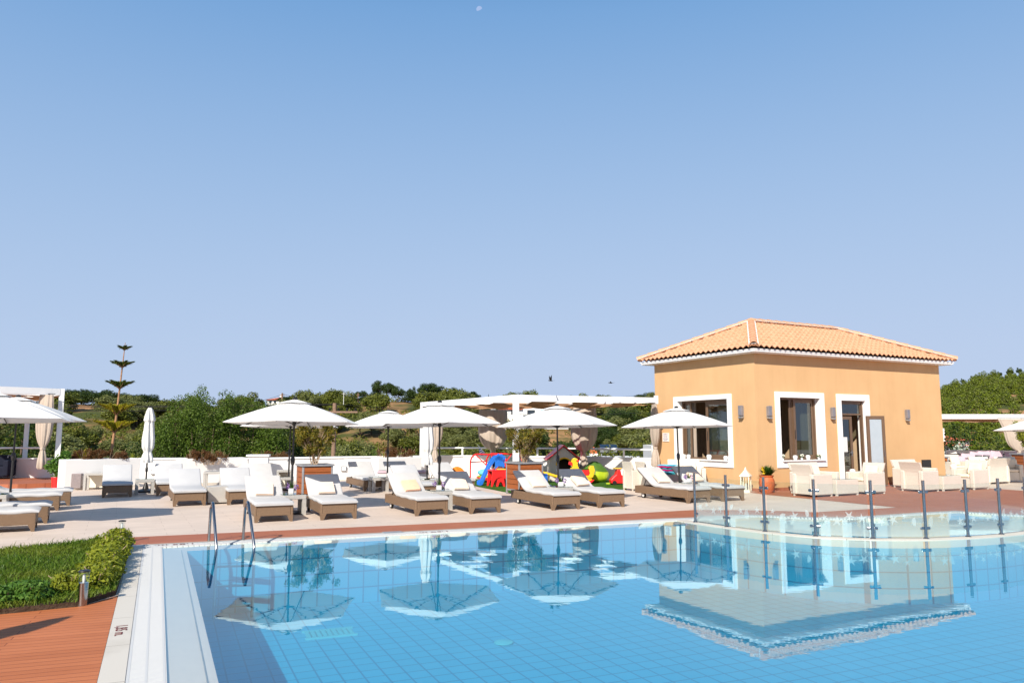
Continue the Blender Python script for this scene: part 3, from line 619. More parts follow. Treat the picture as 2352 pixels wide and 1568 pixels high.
MB().box(0,.62,.05,.5,0,.86).build('pier','plaster_white',t); MB().box(-.06,.66,0,.55,.86,.92).build('cap','plaster_white',t,bev=.01)
a=P(864,1118); b=P(984,1117); t=thing('masonry_bench','white masonry bench with a pale pink seat pad','bench',(a.x,a.y,0),math.atan2(b.y-a.y,b.x-a.x))
MB().box(0,(b-a).length,.0,.5,0,.40).build('base','plaster_white',t,bev=.01); MB().box(.02,(b-a).length-.02,-.03,.5,.40,.48).build('seat_pad','pinkf',t,bev=.03)
# wall lights on the parapet
for x,y,lb in ((31,1079,'grey square wall light on the parapet at far left'),(364.5,1083,'small white wall light behind the second back lounger'),(794.6,1075.6,'white square wall light on the parapet right of the wooden planter')):
    p=onW(x); zz=Q(x,y,p.y).z; t=thing('wall_light',lb,'wall light',(p.x,p.y-.02,zz),R(18)); MB().box(-.09,.09,-.05,.03,-.085,.085).build('housing','grey_metal',t,bev=.006); MB().box(-.065,.065,-.06,-.05,-.06,.06).build('diffuser','white_metal',t)
# raised wooden platform at far left
pf=[P(-300,1128),P(40,1124),P(121,1120.5),P(121,1104),P(60,1102),P(-300,1100)]
o=MB().prism([(p.x,p.y) for p in pf],.0,.16).build('raised_deck','deckfar'); tag(o,'low raised terracotta wooden platform below the left parapet','platform')
p=P(-6,1112); t=thing('outdoor_sofa','dark navy sofa end at the left edge of the photo','sofa',(p.x,p.y,.16),R(15)); MB().box(-1.2,.25,0,.7,.08,.40).build('seat','darkfab',t,bev=.03); MB().box(-1.2,.25,.5,.75,.40,.75).build('backrest','darkfab',t,bev=.03); MB().box(.12,.27,-.02,.72,.1,.6).build('armrest','darkfab',t,bev=.03)
# ================= BUILDING =================
BLD=thing('pool_house','ochre rendered pool house with a hipped clay tile roof','building',(BC.x,BC.y,0),BA)
WH=3.88; TH=.28
def wallfaces(m,ax,ln,ops,inner):
    # ax 'r' : wall along local x at y=0 ; 'l': along local y at x=0
    ss=sorted({0,ln}|{o[0] for o in ops}|{o[1] for o in ops}); zs=sorted({0,WH}|{o[2] for o in ops}|{o[3] for o in ops})
    d=TH if inner else 0; pt=(lambda s,z,q:(s,q,z)) if ax=='r' else (lambda s,z,q:(q,s,z))
    for i in range(len(ss)-1):
        for j in range(len(zs)-1):
            a,b,c,e=ss[i],ss[i+1],zs[j],zs[j+1]
            if any(o[0]<=a and b<=o[1] and o[2]<=c and e<=o[3] for o in ops): continue
            m.add([pt(a,c,d),pt(b,c,d),pt(b,e,d),pt(a,e,d)],[(0,1,2,3)])
OR=[(.93,2.61,.82,2.65),(3.54,4.64,.02,2.61)]; OL=[(1.10,3.32,.80,2.63)]
m=MB(); wallfaces(m,'r',BLN,OR,False); wallfaces(m,'l',BWD,OL,False)
m.add([(BLN,0,0),(BLN,BWD,0),(BLN,BWD,WH),(BLN,0,WH)],[(0,1,2,3)]); m.add([(0,BWD,0),(BLN,BWD,0),(BLN,BWD,WH),(0,BWD,WH)],[(0,1,2,3)])
m.build('wall','stucco',BLD,recalc=False)
m=MB(); wallfaces(m,'r',BLN,OR,True); wallfaces(m,'l',BWD,OL,True)
m.add([(BLN-TH,TH,0),(BLN-TH,BWD-TH,0),(BLN-TH,BWD-TH,WH),(BLN-TH,TH,WH)],[(0,1,2,3)]); m.add([(TH,BWD-TH,0),(BLN-TH,BWD-TH,0),(BLN-TH,BWD-TH,WH),(TH,BWD-TH,WH)],[(0,1,2,3)])
m.add([(TH,TH,2.9),(BLN-TH,TH,2.9),(BLN-TH,BWD-TH,2.9),(TH,BWD-TH,2.9)],[(0,1,2,3)])
m.box(5.2,5.3,TH+.01,BWD-TH-.01,.02,2.89)
m.box(2.85,3.35,1.2,2.6,.02,2.89)
m.build('interior_wall','room',BLD,recalc=False)
MB().box(.01,BLN-.01,.01,BWD-.01,.005,.018).build('interior_floor','coping',BLD)
m=MB(); m.box(2.9,4.2,2.7,3.2,.02,1.0); m.box(.6,2.4,3.3,4.0,.02,.75); m.build('interior_furniture','dark_in',BLD)
# reveals + raised trims
def trimwin(ax,op,out,name='window_surround',door=False):
    pt=(lambda s,z,q:(s,q,z)) if ax=='r' else (lambda s,z,q:(q,s,z))
    s0,s1,z0,z1=op; a0,a1,c0,c1=out; m=MB(); e=-.03
    def bx(a,b,c,d,q0,q1):
        m.add([pt(a,c,q0),pt(b,c,q0),pt(b,c,q1),pt(a,c,q1),pt(a,d,q0),pt(b,d,q0),pt(b,d,q1),pt(a,d,q1)],[(0,3,2,1),(4,5,6,7),(0,1,5,4),(1,2,6,5),(2,3,7,6),(3,0,4,7)])
    bx(a0,s0,c0,c1,e,TH); bx(s1,a1,c0,c1,e,TH); bx(s0,s1,z1,c1,e,TH)
    if not door: bx(s0,s1,c0,z0,e,TH)
    m.build(name,'trim',BLD)
    if not door:
        m=MB(); bx(s0+.01,s1+.08,z0,z0+.025,-.09,TH-.1); m.build('sill','trim',BLD)
trimwin('r',OR[0],(.75,2.79,.64,2.81)); trimwin('l',OL[0],(.93,3.50,.62,2.77)); trimwin('r',OR[1],(3.34,4.84,.0,2.80),door=True)
def frame(ax,s0,s1,z0,z1,q,w=.06,dep=.05,glass=True,name='window_sash',rot=None,gm='winglass'):
    pt=(lambda s,z,d:(s,d,z)) if ax=='r' else (lambda s,z,d:(d,s,z))
    m=MB()
    def bx(m,a,b,c,d,q0,q1): m.add([pt(a,c,q0),pt(b,c,q0),pt(b,c,q1),pt(a,c,q1),pt(a,d,q0),pt(b,d,q0),pt(b,d,q1),pt(a,d,q1)],[(0,3,2,1),(4,5,6,7),(0,1,5,4),(1,2,6,5),(2,3,7,6),(3,0,4,7)])
    bx(m,s0,s0+w,z0,z1,q,q+dep); bx(m,s1-w,s1,z0,z1,q,q+dep); bx(m,s0+w,s1-w,z0,z0+w,q,q+dep); bx(m,s0+w,s1-w,z1-w,z1,q,q+dep)
    o=m.build(name,'brownalu',BLD)
    if glass: g=MB(); bx(g,s0+w,s1-w,z0+w,z1-w,q+dep*.4,q+dep*.6); g.build('pane',gm,o)
    return o
frame('r',.935,2.605,.845,2.645,.17,.05,.09,False,'window_frame'); o=frame('r',1.72,2.555,.895,2.595,.20,.085,.04); 
h=MB().box(1.745,1.765,.19,.20,1.45,1.72); h.build('handle','black',o)
frame('r',1.58,1.72,.895,2.595,.24,.06,.03,False)
frame('l',1.105,3.315,.825,2.625,.17,.05,.09,False,'window_frame'); o=frame('l',1.155,2.26,.875,2.575,.20,.10,.04); MB().box(.19,.20,2.19,2.21,1.40,1.68).build('handle','black',o)
frame('l',2.95,3.265,.875,2.575,.235,.07,.03)
frame('r',3.545,4.635,.02,2.605,.08,.055,.09,False,'door_frame'); frame('r',3.60,4.58,2.17,2.55,.10,.05,.05,name='transom_window')
o=frame('r',3.60,4.13,.03,2.13,.10,.095,.05,name='door_leaf')
m=MB(); m.box(4.05,4.07,.06,.10,1.02,1.05); m.box(3.93,4.07,.05,.07,1.02,1.05); m.box(4.04,4.075,.092,.10,.92,1.12); m.build('handle','steel',o)
m=MB().box(3.72,3.90,.114,.116,1.05,1.50); pn=m.build('paper_notice','ceramic',o)
# open door leaf, hinged at the right jamb
def leaf():
    m=MB(); w=.58; H1=2.15
    m.box(0,.095,0,.05,.03,H1); m.box(w-.095,w,0,.05,.03,H1); m.box(.095,w-.095,0,.05,.03,.125); m.box(.095,w-.095,0,.05,H1-.095,H1)
    o=m.build('door_leaf','brownalu',BLD); g=MB().box(.095,w-.095,.02,.03,.125,H1-.095).build('pane','doorglass',o); MB().box(w-.07,w-.05,-.02,.0,.9,1.1).build('handle','steel',o)
    o.location=(4.62,-.05,0); o.rotation_euler=(0,0,-R(24)); return o
leaf()
# curtains inside
def wavy(m,x0,x1,y,z0,z1,amp=.04,n=24,vert=False):
    b=len(m.v)
    for i in range(n+1):
        q=x0+(x1-x0)*i/n; d=amp*math.sin(i*1.9)
        p=(y+d,q) if vert else (q,y+d); m.v.append((p[0],p[1],z0)); m.v.append((p[0],p[1],z1))
    for i in range(n): m.f.append((b+2*i,b+2*i+2,b+2*i+3,b+2*i+1))
for ar in ((2.25,2.6,.42,False),(2.0,2.25,.42,True),(3.0,3.3,.45,True)): m=MB(); wavy(m,ar[0],ar[1],ar[2],.3,2.8,vert=ar[3]); m.build('inside_curtain','curtain',BLD,smooth=True)
# partition seen through the left window
MB().box(.9,1.0,2.0,2.9,.02,2.6).build('inside_panel','cream',BLD)
# soffit slab / gutter board
m=MB(); e=.29
m.box(-e,BLN+e,-e,BWD+e,WH,WH+.06); m.build('soffit','trim',BLD,bev=.01)
m=MB(); e2=.315
for (x0,x1,y0,y1) in ((-e2,BLN+e2,-e2,-e2+.03),(-e2,BLN+e2,BWD+e2-.03,BWD+e2),(-e2,-e2+.03,-e2+.03,BWD+e2-.03),(BLN+e2-.03,BLN+e2,-e2+.03,BWD+e2-.03)): m.box(x0,x1,y0,y1,WH+.02,WH+.075)
m.build('gutter_board','trim',BLD)
# roof planes with barrel tiles
EO=.385; zr=WH+.10; hw=(BWD+2*EO)/2; PIT=.455; rise=hw*PIT; LX=BLN+2*EO
def plane(xf,length,trap):
    # eave along s in [0,length], slope distance t in plan 0..hw
    m=MB(); pitch=.21; per=8; nxx=int(length/pitch)*per; crs=9; st=hw/crs
    def tmax(s): return min(s,length-s,hw) 
    cols=[]
    for i in range(nxx+1):
        s=length*i/nxx; tm=tmax(s); ph=(i%per)/per; wv=abs(math.sin(PI*((i/per)%1.0))); h=.065*(math.sin(2*PI*i/per)*.5+.5)**.8
        col=[]
        for k in range(crs):
            a=min(k*st,tm); b=min((k+1)*st,tm)
            jit=.003*math.sin(i//per*2.3+k*1.7)
            col.append((s,a-(.02 if k==0 else 0),a*PIT+h+.045+jit)); col.append((s,b,b*PIT+h+.0))
        cols.append(col)
    b0=len(m.v); w_=2*crs
    for c in cols: m.v+=[xf(*p) for p in c]
    for i in range(nxx):
        for k in range(w_-1):
            a=b0+i*w_+k
            p=[m.v[a],m.v[a+w_],m.v[a+w_+1],m.v[a+1]]
            if abs(cols[i][k][1]-cols[i][k+1][1])<1e-6 and abs(cols[i+1][k][1]-cols[i+1][k+1][1])<1e-6 and k%2==0: continue
            m.f.append((a,a+w_,a+w_+1,a+1))
    # eave end drop (tile thickness)
    for i in range(nxx):
        a=b0+i*w_; c=b0+(i+1)*w_; va,vc=m.v[a],m.v[c]; bb=len(m.v); m.v+=[(va[0],va[1],va[2]-.02),(vc[0],vc[1],vc[2]-.02)]; m.f.append((a,c,bb+1,bb))
    return m
m=MB()
m.join(plane(lambda s,t,z:(-EO+s,-EO+t,zr+z),LX,1)); m.join(plane(lambda s,t,z:(-EO+s,BWD+EO-t,zr+z),LX,1))
m.join(plane(lambda s,t,z:(-EO+t,-EO+s,zr+z),2*hw,0)); m.join(plane(lambda s,t,z:(BLN+EO-t,-EO+s,zr+z),2*hw,0))
RF=m.build('roof','rooftile',BLD,smooth=True,recalc=False)
MB().box(-EO+.05,BLN+EO-.05,-EO+.05,BWD+EO-.05,zr-.03,zr-.005).build('roof_deck','trim',BLD)
A1=Vector((-EO+hw,-EO+hw,zr+rise+.03)); A2=Vector((BLN+EO-hw,-EO+hw,zr+rise+.03))
def caps(a,b,m,mo):
    d=(b-a); n=max(1,int(d.length/.36)); u=d.normalized(); sd=u.cross(Vector((0,0,1))).normalized(); upv=sd.cross(u).normalized()
    if upv.z<0: upv=-upv
    for k in range(n):
        p=a+d*(k/n); q=a+d*((k+1.12)/n) if k<n-1 else b; bb=len(m.v); S=8
        for (c,r) in ((p,.13),(q,.105)):
            for j in range(S+1): t=PI*j/S; m.v.append(tuple(c+sd*(r*math.cos(t))+upv*(r*math.sin(t)+.02)))
            for j in range(S+1): t=PI*j/S; m.v.append(tuple(c+sd*((r-.018)*math.cos(t))+upv*((r-.018)*math.sin(t)+.02)))
        w2=2*(S+1)
        for j in range(S): m.f.append((bb+j,bb+j+1,bb+w2+j+1,bb+w2+j)); m.f.append((bb+j,bb+j+1,bb+S+2+j,bb+S+1+j))
    bb=len(mo.v)
    for c in (a,b):
        for q in (-.135,-.10,.10,.135): mo.v.append(tuple(c+sd*q+upv*(.07 if abs(q)<.12 else .05)))
    for j in range(3): mo.f.append((bb+j,bb+j+1,bb+5+j,bb+4+j))
m=MB(); mo=MB(); zc=zr+.05
for a,b in (((-EO+.03,-EO+.03,zc),A1),((-EO,BWD+EO,zc),A1),((BLN+EO,-EO,zc),A2),((BLN+EO,BWD+EO,zc),A2)): caps(Vector(a),b,m,mo)
caps(A1,A2,m,mo)
m.build('ridge_cap','rooftile',RF,smooth=True,recalc=False); mo.build('ridge_mortar','trim',RF,recalc=False)
MB().ball((A1.x,A1.y,A1.z+.04),(.16,.16,.10)).build('ridge_end_cap','rooftile',RF,smooth=True)
# skirting
m=MB(); m.box(-.012,3.33,-.012,0,.004,.09); m.box(4.85,BLN,-.012,0,.004,.09); m.box(-.012,0,0,BWD,.004,.09); m.build('skirting','deckfar',BLD)
# wall lights on the building
def blight(ax,s,z,lb):
    l=(s,0) if ax=='r' else (0,s); p=BC+BU*l[0]+BV*l[1]; t=thing('wall_light',lb,'wall light',(p.x,p.y,z),BA if ax=='r' else BA-PI/2,'grey wall lights on the ochre building')
    MB().box(-.05,.05,-.03,0,-.17,.15).build('bracket','grey_metal',t); MB().box(-.065,.065,-.12,-.03,-.12,.17).build('shade','lampglass',t,bev=.012); MB().box(-.065,.065,-.12,-.03,-.19,-.145).build('lamp_base','grey_metal',t,bev=.005)
blight('r',.45,2.22,'grey wall light between the building corner and the right face window'); blight('r',3.10,2.22,'grey wall light between the window and the door of the ochre building'); blight('r',6.61,2.20,'grey wall light alone on the blank wall right of the open door')
blight('l',.51,2.24,'grey wall light right of the left face window of the ochre building'); blight('l',4.06,2.02,'grey wall light half hidden behind a parasol at the left end of the building')
# sign
p=BC+BV*3.93; t=thing('wall_sign','small white notice with five lines of print on the ochre wall','sign',(p.x,p.y,1.485),BA-PI/2)
MB().box(-.155,.155,-.02,0,-.14,.14).build('panel','ceramic',t)
for i,s in enumerate(('ALPHMALLIA','APOSFTALLE','E AL. 2MZ','TNEWSHAMMEN','JMETTAPE')):
    o=text(s,.040,'inkblue',(0,-.0212,.10-.05*i),(1,0,0),(0,0,1),'lettering',t,squash=.85)
# ornaments on sills
def wp(ax,s,d,z): 
    q=BC+BU*s+BV*d if ax=='r' else BC+BV*s+BU*d
    return Vector((q.x,q.y,z))
def mkheart():
    t=thing('ceramic_vase','x','vase'); MB().lathe([(.038,0),(.045,.01),(.064,.06),(.068,.095),(.055,.125),(.035,.135),(.03,.12)],n=18,fold=.03,fn=2).build('body','ceramic',t,smooth=True); return t
HV=Proto(mkheart)
for ax,s,z,lb in (('l',3.12,.82,'white heart shaped vase furthest left on the left window sill'),('l',2.90,.82,'second white heart shaped vase from the left on the left window sill'),('l',1.98,.82,'largest white heart shaped vase in the middle of the left window sill'),('l',1.28,.82,'white vase second from the right on the left window sill'),('l',1.12,.82,'white vase at the right end of the left window sill'),('r',1.52,.85,'white heart shaped vase on the right window sill before the dark opening'),('r',2.05,.85,'white heart shaped vase on the right window sill before the glass sash')):
    HV.put(wp(ax,s,.03,z),0,lb,'white vases on the window sills',(1.15,)*3 if 'largest' in lb else None)
def mkflw():
    t=thing('flower_pot','x','flower pot'); MB().lathe([(.028,0),(.036,.07)],n=14).build('pot','ceramic',t,smooth=True)
    leafmesh('leaves',[(0,0,.10,.07,.07,.05)],60,.02,'lf_fern',t,seed=4); leafmesh('flowers',[(0,0,.13,.055,.055,.035)],90,.016,'whitefl',t,seed=5,asp=1); return t
FP=Proto(mkflw)
for s,lb in ((1.0,'small pot of white flowers at the left end of the right window sill'),(1.78,'small pot of white flowers between the two vases on the right window sill'),(2.50,'small pot of white flowers at the right end of the right window sill')): FP.put(wp('r',s,.02,.85),0,lb,'pots of white flowers on the right window sill')
# fire extinguisher in the doorway
q=wp('r',4.42,.55,.02); t=thing('fire_extinguisher','red fire extinguisher standing inside the open door','extinguisher',q)
MB().lathe([(.075,0),(.08,.03),(.08,.36),(.05,.44),(.025,.47)],n=18).build('cylinder','red',t,smooth=True); MB().tube([(0,0,.47),(.0,0,.52),(.08,0,.53),(.14,0,.45),(.15,0,.2)],.012,8).build('hose','black',t,smooth=True); MB().box(-.05,.06,-.015,.015,.50,.52).build('lever','black',t)
# ================= FURNITURE =================
LR=R(27)
def sweep(path,w,th,rad=.03,n=20,ends=True):
    """rounded slab swept along a path of (y,z) with width w centred on x=0"""
    m=MB(); k=len(path); sec=[]
    for cx,cz,a0 in ((w/2-rad,th/2-rad,0),(-w/2+rad,th/2-rad,90),(-w/2+rad,-th/2+rad,180),(w/2-rad,-th/2+rad,270)):
        for q in (0,30,60,90): sec.append((cx+rad*math.cos(R(a0+q)),cz+rad*math.sin(R(a0+q))))
    S=len(sec); 
    for i,(y,z) in enumerate(path):
        a=path[max(i-1,0)]; b=path[min(i+1,k-1)]; d=Vector((b[0]-a[0],b[1]-a[1])).normalized(); nr=Vector((-d.y,d.x)); sc1=1
        if ends and i in (0,k-1): sc1=.55
        for (x,t) in sec:
            xx=x*(1-.02*(1-sc1)) if sc1<1 else x; m.v.append((xx,y+nr.x*t*sc1,z+nr.y*t*sc1))
    for i in range(k-1):
        for j in range(S): j2=(j+1)%S; m.f.append((i*S+j,i*S+j2,(i+1)*S+j2,(i+1)*S+j))
    m.f.append(tuple(range(S))[::-1]); m.f.append(tuple((k-1)*S+j for j in range(S)))
    return m
W=.69; LN=2.02
def lounger(back=33,bl=.80,seed=0):
    g=random.Random(seed)
    def fn():
        t=thing('sun_lounger','x','sun lounger')
        m=MB(); z0,z1=.115,.30; e=.045
        m.box(-W/2,-W/2+e,0,LN,z0,z1); m.box(W/2-e,W/2,0,LN,z0,z1); m.box(-W/2+e,W/2-e,0,e,z0,z1); m.box(-W/2+e,W/2-e,LN-e,LN,z0,z1)
        m.build('frame','wicker',t,bev=.012)
        for s in (-1,1):
            m=MB(); x=s*(W/2-.001); pts=[(0,z0+.01),(s*-.11,z0+.01),(s*-.055,0.0),(s*-.006,0.0)]
            m.v=[]; bot=[(x-s*.006,.008),(x-s*.055,.008),(x-s*.055,.055),(x-s*.006,.055)]; top=[(x,.001),(x-s*.115,.001),(x-s*.10,.10),(x,.115)]
            m.add([(a,b,0) for a,b in bot]+[(a,b,z0+.012) for a,b in top],[(0,1,2,3),(7,6,5,4),(0,4,5,1),(1,5,6,2),(2,6,7,3),(3,7,4,0)]); m.build('leg','wicker',t)
            w=MB().tube([(-.022,0,0),(.022,0,0)],.070,20).build('wheel','rubber',t,smooth=True); w.location=(s*(W/2-.075),LN-.27,.072)
            MB().tube([(-.026,0,0),(.026,0,0)],.042,16).build('hub','tyre_hub',w,smooth=True)
        MB().box(-W/2+e,W/2-e,e,1.17,.255,.29).build('base_board','wicker',t)
        hy=1.19; a=R(back); zt=.335; path=[(-.035+ (hy+.035)*i/14, zt+.006*math.sin(i*1.1+seed)) for i in range(15)]
        path[0]=(-.04,zt-.012)
        n=12
        for i in range(1,n+1):
            q=i/n; aa=a*min(1,q*3.2) ; p=path[-1]; st=bl/n; path.append((p[0]+math.cos(aa)*st,p[1]+math.sin(aa)*st+(.004*math.sin(i*1.7+seed))))
        ms=sweep(path,W+.02,.075,.03); ms.build('mattress','mattress',t,smooth=True)
        tp=path[-1]; bp=[(path[i][0]+.055*math.sin(a),path[i][1]-.055*math.cos(a)) for i in range(16,len(path))]
        sweep(bp,W-.04,.03,.012).build('backrest','wicker',t,smooth=True)
        mid=bp[len(bp)//2]
        m=MB(); 
        for s in (-1,1): m.tube([(s*(W/2-.09),mid[0],mid[1]),(s*(W/2-.09),mid[0]+.12,.28)],.012,6)
        m.build('backrest_strut','black',t); return t
    return fn
LP=Proto(lounger(33,.82,0)); LP2=Proto(lounger(36,.80,2)); RJ=random.Random(4)
def footleft(px,py): return P(px,py)
def place(pr,px,py,label,group,rot=None,side=1):
    r=LR if rot is None else rot; p=P(px,py); off=Vector((math.cos(r),math.sin(r)))*(W/2)*side
    return pr.put((p.x+off.x,p.y+off.y,0),r+R(RJ.uniform(-1.2,1.2)),label,group)
G1='front row of sun loungers facing the pool'; G2='back rows of sun loungers'; G3='sun loungers at the left edge turned sideways'
fr=[(583.9,1200.9,LP,'sun lounger nearest the pool ladder, leftmost of the front row'),(736.2,1194.6,LP2,'front row sun lounger in front of the left wooden planter'),
(954.4,1185.3,LP,'front row sun lounger with the darker peach towel, left of the central pole'),(1080.2,1180.3,LP2,'front row sun lounger just right of the central parasol pole'),
(1269.2,1172,LP,'front row sun lounger in front of the right wooden planter'),(1375.5,1166.5,LP2,'front row sun lounger in front of the green bean bag and duck rocker'),
(1580,1156,LP,'front row sun lounger beside the first glass fence post'),(1660.5,1151.7,LP2,'rightmost front row sun lounger, behind the glass fence next to the white lantern')]
FL=[]
for x,y,pr,lb in fr: FL.append(place(pr,x,y,lb,G1,LR-R(1.5) if x<800 else None))
bk=[(233.2,1143,'sun lounger in front of the long planter, its foot end in shade'),(358,1139,'sun lounger behind the furled left parasol, one corner of its back in shade'),(396.4,1163.4,'second row sun lounger left of the white wicker cube table'),
(521.4,1159.5,'second row sun lounger right of the white wicker cube table'),(583,1136,'back row sun lounger in front of the low white pier'),(835.4,1128.2,'back row sun lounger right of the wall light, below the far middle parasol'),
(948,1144.5,'middle row sun lounger half hidden behind the lounger with the darker towel'),(927,1126.5,'back row sun lounger with a shaded back, in front of the pink bench pad'),(1038,1131,'back row sun lounger in front of the orange bean bag')]
for i,(x,y,lb) in enumerate(bk): place(LP2 if i%2 else LP,x,y,lb,G2)
for x,y,lb in ((80,1220,'sideways sun lounger nearest the lawn at the left edge'),(109,1201.6,'second sideways sun lounger from the lawn at the left edge'),(135,1172,'third sideways sun lounger from the lawn, with its foot end in shade'),(160.5,1160.6,'fourth sideways sun lounger from the lawn, the farthest of the sideways ones')):
    r=R(28)+PI/2-PI   # head towards -u
    p=P(x,y); v=Vector((math.cos(R(118.6)),math.sin(R(118.6)))); c=p.xy+v*(W/2); LP.put((c.x,c.y,0),R(118.6)-PI+PI,lb,G3) 
    bpy.data.objects[-1] if False else None
# towels
def towel(fl,label,rz=0,shift=0,mat='towel'):
    base=fl.location; r=fl.rotation_euler.z
    a=R(33); s=.17
    m=MB()
    for k in range(3):
        off=.0+.017*k; sw=sweep([(0,off),(.10,off+.008),(.24,off),(.34,off+.006)],.36-.012*k,.013,.006); m.join(sw)
    m.xf((shift,0,0),rz)
    m.xf((0,0,0),0,1,rx=a)
    t=m; o=t.build('folded_towel',mat,None,smooth=True); yy=1.22; 
    c,s_=math.cos(r),math.sin(r); o.location=(base.x-s_*yy,base.y+c*yy,.40); o.rotation_euler=(0,0,r); tag(o,label,'towel','folded towels on the loungers'); return o
tl=['cream folded towel on the lounger nearest the pool ladder','cream folded towel on the lounger in front of the left wooden planter','darker peach folded towel on the lounger left of the central parasol pole','cream folded towel on the lounger right of the central parasol pole','cream folded towel on the lounger in front of the right wooden planter','cream folded towel on the lounger in front of the green bean bag','cream folded towel on the lounger beside the first glass fence post','cream folded towel on the lounger behind the glass fence by the lantern']
M['towel2']=simple('darker_peach_towel',(.84,.52,.36),.95,.1,var=.06,scale=20,bs=.6,bd=.004,bscale=160)
for i,l in enumerate(FL): towel(l,tl[i],R((i*37)%11-5),.03*((i*7)%3-1),'towel2' if i==2 else 'towel')
# side tables
def stable(w=.46,h=.40,glass=True,mat='wickerw'):
    def fn():
        t=thing('side_table','x','side table'); m=MB(); m.box(-w/2,w/2,-w/2,w/2,h-.085,h); m.build('tabletop',mat,t,bev=.01)
        for sx in (-1,1):
            for sy in (-1,1): MB().box(sx*w/2-(.075 if sx>0 else 0),sx*w/2+(.075 if sx<0 else 0),sy*w/2-(.075 if sy>0 else 0),sy*w/2+(.075 if sy<0 else 0),0,h-.085).build('leg',mat,t)
        if glass: MB().box(-w/2+.005,w/2-.005,-w/2+.005,w/2-.005,h+.002,h+.010).build('glass_top','tableglass',t)
        return t
    return fn
ST=Proto(stable()); TBL={}
def tbl(key,x,y,D,label):
    p=Q(x,y,D); TBL[key]=ST.put((p.x,p.y,0),LR,label,'white wicker side tables between the loungers'); return p
def gp(x,y): return P(x,y)
# table centres given by front-right foot (image) shifted back by half the width
def tfr(key,x,y,label):
    p=P(x,y); u=Vector((math.cos(LR),math.sin(LR))); v=Vector((-u.y,u.x)); c=p.xy-u*.23+v*.23; TBL[key]=ST.put((c.x,c.y,0),LR,label,'white wicker side tables between the loungers'); return c
T2=tfr('t2',702.6,1182,'white side table with glass top between the two front loungers left of centre')
T5=tfr('t5',1039.5,1170.4,'white side table at the central parasol pole between two front loungers')
T6=tfr('t6',1317.6,1158.5,'white side table between the front loungers before the kids area')
T7=tfr('t7',1608,1146,'white side table under the parasol in front of the ochre building')
TC1=tfr('tc1',353.5,1134.5,'white side table at the foot of the furled left parasol')
TC2=tfr('tc2',1011.4,1136,'white side table at the foot of the furled middle parasol')
T4=tfr('t4',893,1129,'small white side table under the far middle parasol')
T3=tfr('t3',675,1128,'white side table behind the left wooden planter under the far left parasol')
TL=tfr('tl',12,1182,'glass topped side table between the sideways loungers at the left edge')
def wcube(x,y,w,d,h,label,mat='wickerw',rz=LR,nm='cube_table'):
    p=P(x,y); t=thing(nm,label,'side table',(p.x,p.y,0),rz); MB().box(-w,0,0,d,.03,h).build('body',mat,t,bev=.012); MB().box(-w+.03,-.03,.03,d-.03,0,.03).build('base','black',t); return t
wcube(523,1156,.44,.44,.40,'white wicker cube table between two second row loungers')
# upended wicker tables against the planters
def console(x0,x1,y,h,label,mat='wickerw',back=True,d=.45):
    a=P(x0,y); k=(x1-x0); ln=k*a.y/F; t=thing('wicker_table',label,'table',(a.x,a.y,0),R(15)); 
    MB().box(0,ln,0,d,h-.06,h).build('tabletop',mat,t,bev=.008)
    for xx in (0,ln-.06):
        MB().box(xx,xx+.06,0,.06,0,h-.06).build('leg',mat,t); MB().box(xx,xx+.06,d-.06,d,0,h-.06).build('leg',mat,t)
    if back: MB().box(.06,ln-.06,d-.05,d-.03,.05,h-.06).build('back_panel','cream',t)
console(190,246,1126,.48,'white console table beside the grey wicker table, against the long planter')
console(465,505,1133,.58,'white framed table with a brown shaded inside behind the wicker cube',back=False,d=.5)
console(634,668,1124,.55,'white framed table behind the left wooden planter')
p=P(144,1125.5); t=thing('wicker_table','grey wicker table on its side against the long planter','table',(p.x,p.y,0),R(12)); MB().box(0,.46,0,.07,.05,.47).build('tabletop','wickerg',t,bev=.01); m=MB()
for a_ in (.0,.40):
    for z_ in (.05,.41): MB().box(a_,a_+.06,.07,.42,z_,z_+.06).build('leg','wickerg',t)
m=MB(); 
for i in range(14): m.box(.02+i*.031,.035+i*.031,-.006,0,.07,.45)
m.build('groove','wickerg',t)
# pots on the tables
def mkpot():
    t=thing('potted_plant','x','potted plant'); m=MB(); m.box(-.05,.05,-.05,.05,0,.10); m.build('pot','ceramic',t,bev=.006); g=random.Random(3); m=MB()
    for i in range(26): m.blade((g.uniform(-.03,.03),g.uniform(-.03,.03),.09),(g.uniform(-.5,.5),g.uniform(-.5,.5),1),g.uniform(.08,.2),.014,droop=.1)
    m.build('leaves','lf_fern',t,recalc=False); leafmesh('flowers',[(.10,0,.13,.05,.05,.06),(-.09,.03,.15,.05,.05,.06)],70,.016,'purple',t,seed=9,asp=1); return t
PP=Proto(mkpot)
for (c,lb,dx,dy) in ((T2,'white cube pot with lavender flowers on the table before the left wooden planter',-.05,.08),(T5,'white cube pot with pink purple flowers on the table at the central parasol',0,.0),(T6,'white cube pot with a spiky plant on the table in front of the kids area',.02,-.05),(T7,'white cube pot with small purple flowers on the table in front of the ochre building',.05,-.08)): PP.put((c.x+dx,c.y+dy,.412),R(20+dx*300),lb,'cube pots on the side tables')
